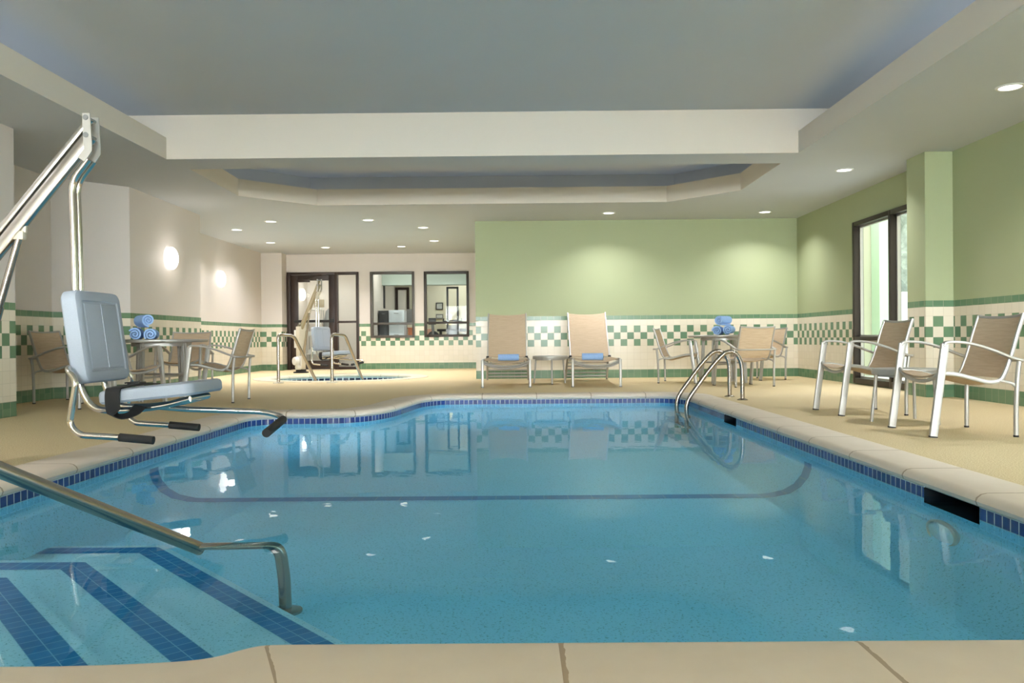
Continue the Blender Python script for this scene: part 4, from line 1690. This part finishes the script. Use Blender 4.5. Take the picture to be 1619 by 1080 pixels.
    # seat frame tubes
    for y in (-0.12, 0.12):
        bm = BM()
        tube(bm, fillet([(0.70, y, 0.66), (0.735, y, 0.40), (0.80, y, 0.305), (0.95, y, 0.300), (1.15, y, 0.322), (1.29, y, 0.358)], 0.07, 7), 0.0165, 14)
        RP(bm)
        to_obj('seat_frame', bm, M['chrome'], root)
    bm = BM()
    tube(bm, [(1.285, -0.125, 0.358), (1.285, 0.125, 0.358)], 0.0165, 12)
    tube(bm, [(0.705, -0.13, 0.62), (0.705, 0.13, 0.62)], 0.015, 12)
    tube(bm, [(0.662, -0.03, 0.62), (0.705, -0.03, 0.62)], 0.015, 12)
    tube(bm, [(0.662, 0.03, 0.62), (0.705, 0.03, 0.62)], 0.015, 12)
    RP(bm)
    to_obj('cross_tube', bm, M['chrome'], root)
    # lowered armrests with black grips
    for s in (-1, 1):
        y = s * 0.285
        bm = BM()
        tube(bm, fillet([(0.72, s * 0.15, 0.53), (0.74, s * 0.262, 0.52), (0.80, y, 0.47), (0.765, y, 0.25), (0.81, y, 0.198), (1.02, y, 0.184)], 0.075, 8), 0.0155, 14)
        tube(bm, [(0.705, s * 0.10, 0.54), (0.72, s * 0.155, 0.53)], 0.0155, 12)
        RP(bm)
        arm = to_obj('armrest', bm, M['chrome'], root)
        bm = BM()
        d = Vector((0.165, 0, -0.016))
        a = Vector((1.01, y, 0.185))
        tube(bm, [a, a + d * 0.02, a + d * 0.97, a + d], 0.0205, 16)
        RP(bm)
        to_obj('grip', bm, M['black_rubber'], arm)
    # foot rest
    bm = BM()
    tube(bm, fillet([(1.0, 0.12, 0.302), (1.15, 0.15, 0.284), (1.56, 0.20, 0.262), (1.665, 0.19, 0.238), (1.69, 0.10, 0.222)], 0.06, 8), 0.0155, 14)
    RP(bm)
    ft = to_obj('foot_rest', bm, M['chrome'], root)
    bm = BM()
    tube(bm, [(1.688, 0.13, 0.225), (1.70, -0.20, 0.19)], 0.022, 16)
    RP(bm)
    to_obj('foot_pad', bm, M['black_rubber'], ft)
    # belt: band across the seat and a loop hanging at the near side
    bm = BM()
    zt = 0.4225
    band = [(0.965, 0.19, zt), (0.96, 0.0, zt + 0.004), (0.955, -0.20, zt), (0.955, -0.238, zt - 0.012), (0.955, -0.245, zt - 0.06), (0.962, -0.242, zt - 0.115), (0.985, -0.225, zt - 0.142), (1.03, -0.19, zt - 0.130), (1.05, -0.15, zt - 0.095)]
    sweep(bm, spline(band, 4), rrect(0.075, 0.006, 0.3), up=(0.0, -0.3, 1))
    RP(bm)
    to_obj('belt', bm, M['black_web'], root)
    bm = BM()
    box(bm, 0.92, 0.985, -0.02, 0.06, zt + 0.006, zt + 0.018, 0.004)
    tube(bm, [(0.93, -0.06, zt + 0.016), (0.93, 0.10, zt + 0.016)], 0.004, 8)
    RP(bm)
    to_obj('buckle', bm, M['black_rubber'], root)
    return root


make_lift('steel pool lift with grey blue seat hanging over the left pool edge', (-2.95, 4.23, 0), 0.0, 0.0)
make_lift('cream pool lift with grey blue seat between hot tub and glass door', (-4.33, 16.25, 0), -0.80, 0.27, True)

# ------------------------------------------------------------------ rails
# handrail running down the steps
bm = BM()
ent = Vector((-1.168, 2.929, WL))
dirv = Vector((-0.5, -0.85, 0.568))
topp = ent + dirv * 1.45
path = fillet([(topp.x - 0.14, topp.y - 0.24, 0.0), (topp.x - 0.10, topp.y - 0.17, topp.z + 0.09), tuple(ent - Vector((-0.5, -0.85, 0.568)) * 0.02)], [0.12], 8)
tube(bm, path, 0.0235, 18)
low = fillet([tuple(ent + Vector((0.004, 0.003, 0.001))), (-0.905, 3.065, -0.125), (-0.89, 3.07, -0.25), (-0.885, 3.07, FL + 0.004)], [0.05, 0.02], 8)
bm2 = BM()
tube(bm2, low, 0.0235, 18)
bm2.verts.ensure_lookup_table()
for k, c in enumerate(low):
    t = (low[min(k + 1, len(low) - 1)] - low[max(k - 1, 0)]).normalized()
    f = 0.45 + 0.55 * min(1.0, abs(t.z) * 1.1)
    for q in range(18):
        v = bm2.verts[k * 18 + q]
        v.co.z = c.z + (v.co.z - c.z) * f
root = thing('step_handrail', 'brushed steel handrail slanting down into the water over the steps', 'handrail', (0, 0, 0))
to_obj('rail', bm, M['brushed'], root)
to_obj('lower_rail', bm2, M['brushed'], root)
bm = BM()
lathe(bm, [(0.0, 0.0), (0.062, 0.0), (0.062, 0.008), (0.03, 0.016), (0.0, 0.016)], center=(-0.885, 3.07, FL), n=28)
to_obj('floor_flange', bm, M['brushed'], root)
bm = BM()
lathe(bm, [(0.0, 0.0), (0.052, 0.0), (0.052, 0.008), (0.03, 0.016), (0.0, 0.016)], center=(topp.x - 0.14, topp.y - 0.24, 0.0), n=28)
to_obj('floor_flange', bm, M['brushed'], root)

# ladder on the right
root = thing('pool_ladder', 'curved steel pool ladder rails at the far right corner of the pool', 'ladder', (0, 0, 0))
for y in (8.80, 8.30):
    bm = BM()
    p = spline([(2.302, y, 0.0), (2.302, y, 0.15), (2.298, y, 0.33), (2.27, y, 0.435), (2.215, y, 0.490), (2.15, y, 0.492), (2.09, y, 0.452), (1.98, y, 0.33), (1.86, y, 0.17), (1.765, y, 0.035), (1.735, y, -0.04), (1.728, y, -0.12), (1.728, y, -0.33)], 5)
    tube(bm, p, 0.0225, 16)
    r = to_obj('rail', bm, M['brushed'], root)
    bm = BM()
    lathe(bm, [(0.0, 0.0), (0.055, 0.0), (0.055, 0.006), (0.032, 0.016), (0.0, 0.016)], center=(2.302, y, 0.0), n=24)
    to_obj('floor_flange', bm, M['brushed'], r)
for z in (-0.17, -0.28):
    bm = BM()
    box(bm, 1.70, 1.78, 8.32, 8.78, z - 0.012, z + 0.012, 0.006)
    to_obj('tread', bm, M['brushed'], root)

# hot tub rails
def tub_rail(lab, x, y, dx, dy):
    root = thing('tub_handrail', lab, 'handrail', (x, y, 0), 0, 'hot tub handrails')
    bm = BM()
    hz = 0.745
    tube(bm, fillet([(0, 0, 0.0), (0, 0, hz), (0.33 * dx + 0.03, 0.33 * dy, hz - 0.02), (dx, dy, -0.10)], 0.07, 7), 0.024, 14)
    to_obj('rail', bm, M['brushed'], root)
    bm = BM()
    lathe(bm, [(0.0, 0.0), (0.085, 0.0), (0.08, 0.012), (0.03, 0.02), (0.0, 0.02)], n=24)
    to_obj('floor_flange', bm, M['lift_cream'], root)


tub_rail('steel hot tub handrail on the left, nearer the left wall', -3.64, 12.36, 0.50, 0.50)
tub_rail('steel hot tub handrail on the right, in front of the lift seat', -2.82, 12.36, 0.36, 0.75)

# underwater light on the right wall
root = thing('pool_light', 'round white pool light under water on the right pool wall', 'pool light', (1.85 + W0 - 0.003, 3.57, -0.222))
bm = BM()
lathe(bm, [(0.0, 0.0), (0.135, 0.0), (0.135, -0.012), (0.115, -0.02), (0.11, -0.012)], axis='X', n=40)
for v in bm.verts: v.co.z *= 0.40
to_obj('rim', bm, M['alu_light'], root)
bm = BM()
lathe(bm, [(0.112, -0.012), (0.06, -0.022), (0.0, -0.026)], axis='X', n=40)
for v in bm.verts: v.co.z *= 0.40
to_obj('lens', bm, M['pool_lamp'], root)

# outlet behind the lift
root = thing('wall_outlet', 'small pale wall outlet on the left wall tiles behind the lift backrest', 'outlet', (-5.20, 9.48, 0.80), math.radians(-45))
bm = BM()
box(bm, -0.04, 0.04, -0.006, 0.0, -0.06, 0.06, 0.003)
root.rotation_euler = (0, 0, math.radians(45))
to_obj('plate', bm, M['white'], root)
for z in (-0.025, 0.025):
    bm = BM()
    box(bm, -0.017, 0.017, -0.009, -0.006, z - 0.015, z + 0.015, 0.002)
    to_obj('socket', bm, M['lift_white'], root)

# ------------------------------------------------------------------ things in the rooms beyond
def cabinet(name, lab, cat, x, y, w, d, h, mat, drawers, handle=True):
    root = thing(name, lab, cat, (x, y, 0))
    bm = BM()
    box(bm, 0, w, 0, d, 0, h, 0.006)
    to_obj('body', bm, mat, root)
    for k in range(drawers):
        z0 = 0.04 + (h - 0.06) * k / drawers
        z1 = 0.04 + (h - 0.06) * (k + 1) / drawers - 0.015
        bm = BM()
        box(bm, 0.015, w - 0.015, -0.018, 0.0, z0, z1, 0.004)
        dr = to_obj('drawer' if drawers > 1 else 'door', bm, mat, root)
        bm = BM()
        box(bm, w * 0.35, w * 0.65, -0.03, -0.018, z1 - 0.05, z1 - 0.035, 0.003)
        to_obj('handle', bm, M['steel_grey'], dr)
    return root


cabinet('mini_fridge', 'charcoal fridge behind the left far window, beside the pale drawers', 'fridge', -3.36, 19.75, 0.24, 0.5, 1.36, M['dark_plastic'], 1)
cabinet('drawer_cabinet', 'pale grey drawer cabinet behind the left far window', 'cabinet', -3.11, 19.75, 0.37, 0.5, 1.37, M['cab_white'], 5)
root = thing('water_cooler', 'grey box cooler standing right of the pale drawers in the fitness room', 'cooler', (-2.82, 20.9, 0))
bm = BM()
box(bm, 0, 0.30, 0, 0.3, 0, 1.05, 0.01)
to_obj('stand', bm, M['room_wall'], root)
bm = BM()
box(bm, -0.01, 0.31, -0.02, 0.3, 1.05, 1.43, 0.012)
to_obj('housing', bm, M['steel_grey'], root)
root = thing('storage_bench', 'orange wooden bench low behind the left far window', 'bench', (-2.72, 20.3, 0))
bm = BM()
box(bm, 0, 0.32, 0, 0.35, 0.0, 0.92, 0.008)
to_obj('box', bm, M['orange'], root)
bm = BM()
box(bm, -0.01, 0.33, -0.01, 0.36, 0.92, 0.95, 0.006)
to_obj('lid', bm, M['orange'], root)
bm = BM()
box(bm, 0, 0.30, 0, 0.03, 0, 0.91, 0.004)
o = to_obj('folded_mat', bm, M['pink'], loc=(-2.39, 20.25, 0))
tag(o, 'terracotta folded mat leaning beside the orange bench', 'mat')
root = thing('door_2', 'brown door frame at the back of the fitness room', 'door')
root['kind'] = 'structure'
bm = BM()
frame_rect(bm, -3.36, -2.98, 0, 2.1, YB - 0.05, YB - 0.001, 0.07)
to_obj('door_frame', bm, M['door_brown'], root)
bm = BM()
box(bm, -3.29, -3.05, YB - 0.03, YB - 0.002, 0.07, 2.03)
to_obj('door_leaf', bm, M['corridor'], root)
bm = BM()
box(bm, 0, 0.03, 0, 0.14, 0, 0.62, 0.004)
o = to_obj('wall_phone', bm, M['dark_plastic'], loc=(-3.378, 20.6, 1.45))
tag(o, 'dark narrow handset box on the fitness room side wall', 'phone')
for k, (z, h, lab) in enumerate(((1.47, 0.20, 'dark framed picture on the fitness room wall, upper of two'), (1.22, 0.13, 'pale small framed notice on the fitness room wall, lower of two'))):
    root = thing('picture_frame', lab, 'picture', (-2.14, YB - 0.001, z), 0, 'pictures on the fitness room wall')
    bm = BM()
    frame_rect(bm, -0.10, 0.10, 0, h, -0.025, 0, 0.025, 0.003)
    to_obj('frame', bm, M['dark_plastic'] if k == 0 else M['steel_grey'], root)
    bm = BM()
    box(bm, -0.08, 0.08, -0.012, -0.004, 0.02, h - 0.02)
    to_obj('print', bm, M['picture'], root, smooth=0)
root = thing('floor_lamp', 'small lamp with glowing yellow shade behind the right far window', 'lamp', (-1.83, 22.2, 0))
bm = BM()
lathe(bm, [(0, 0), (0.12, 0), (0.12, 0.02), (0.012, 0.03), (0.012, 1.05), (0, 1.05)], n=18)
to_obj('stand', bm, M['steel_grey'], root)
bm = BM()
lathe(bm, [(0.0, 1.05), (0.075, 1.05), (0.05, 1.34), (0.0, 1.34)], n=20)
to_obj('lamp_shade', bm, M['lampshade'], root)
# multi-gym
root = thing('weight_machine', 'dark cable weight machine with handle bar behind the right far window', 'exercise machine', (-1.62, 20.6, 0))
bm = BM()
for x in (-0.13, 0.13):
    box(bm, x - 0.025, x + 0.025, 0, 0.05, 0, 1.98, 0.004)
box(bm, -0.155, 0.155, 0, 0.05, 1.93, 1.98, 0.004)
box(bm, -0.25, 0.25, -0.05, 0.10, 0, 0.05, 0.004)
to_obj('frame', bm, M['dark_plastic'], root)
bm = BM()
box(bm, -0.10, 0.10, -0.03, 0.03, 0.10, 1.0, 0.004)
to_obj('weight_stack', bm, M['steel_grey'], root)
bm = BM()
tube(bm, fillet([(-0.22, -0.05, 1.17), (-0.24, -0.08, 1.10), (0, -0.10, 1.12), (0.24, -0.08, 1.10), (0.22, -0.05, 1.17)], 0.05, 5), 0.018, 10)
box(bm, -0.13, 0.13, -0.09, -0.05, 1.10, 1.14, 0.004)
to_obj('handle_bar', bm, M['dark_plastic'], root)
root = thing('weight_bench', 'long black padded bench behind the right far window', 'bench', (-1.66, 19.9, 0))
bm = BM()
box(bm, -0.28, 0.95, -0.12, 0.12, 0.84, 0.90, 0.012)
to_obj('pad', bm, M['black_rubber'], root)
for x in (-0.2, 0.2, 0.85):
    bm = BM()
    box(bm, x - 0.03, x + 0.03, -0.03, 0.03, 0, 0.84, 0.004)
    to_obj('leg', bm, M['dark_plastic'], root)
root = thing('exercise_bike', 'dark exercise bike console low at the left of the right far window', 'exercise bike', (-2.02, 19.5, 0))
bm = BM()
box(bm, -0.18, 0.18, -0.05, 0.05, 0, 0.05, 0.006)
tube(bm, [(0, 0, 0.04), (0.02, 0, 0.75), (0.0, -0.02, 1.05)], 0.035, 10)
to_obj('frame', bm, M['steel_grey'], root)
bm = BM()
box(bm, -0.09, 0.09, -0.08, -0.02, 1.0, 1.16, 0.012)
to_obj('console', bm, M['dark_plastic'], root)
bm = BM()
lathe(bm, [(0.0, -0.03), (0.13, -0.03), (0.15, 0), (0.13, 0.03), (0.0, 0.03)], center=(0.02, 0, 0.70), axis='Y', n=20)
to_obj('flywheel', bm, M['dark_plastic'], root)
# corridor
bm = BM()
box(bm, -0.13, 0.13, -0.02, 0.0, -0.10, 0.10, 0.004)
o = to_obj('wall_sign', bm, M['tan_sign'], loc=(-5.18, 21.298, 1.62))
tag(o, 'blank tan sign board on the corridor wall behind the glass door', 'sign')
root = thing('linen_cart', 'white shelved linen cart with a grey bag in the corridor', 'cart', (-5.02, 20.2, 0))
bm = BM()
for x in (-0.18, 0.18):
    for y in (-0.12, 0.12):
        tube(bm, [(x, y, 0.0), (x, y, 1.42)], 0.014, 8)
to_obj('frame', bm, M['alu_light'], root)
for z in (0.3, 0.75, 1.05, 1.40):
    bm = BM()
    box(bm, -0.2, 0.2, -0.14, 0.14, z, z + 0.02, 0.004)
    to_obj('shelf', bm, M['lift_white'], root)
    bm = BM()
    box(bm, -0.16, 0.16, -0.11, 0.11, z + 0.021, z + (0.12 if z < 1.3 else 0.05), 0.02)
    to_obj('linen', bm, M['white'], root)
bm = BM()
lathe(bm, [(0.0, 0.0), (0.16, 0.0), (0.19, 0.5), (0.18, 1.1), (0.12, 1.38), (0.05, 1.45), (0.0, 1.46)], center=(0.38, 0.05, 0.0), n=22)
to_obj('bag', bm, M['steel_grey'], root)
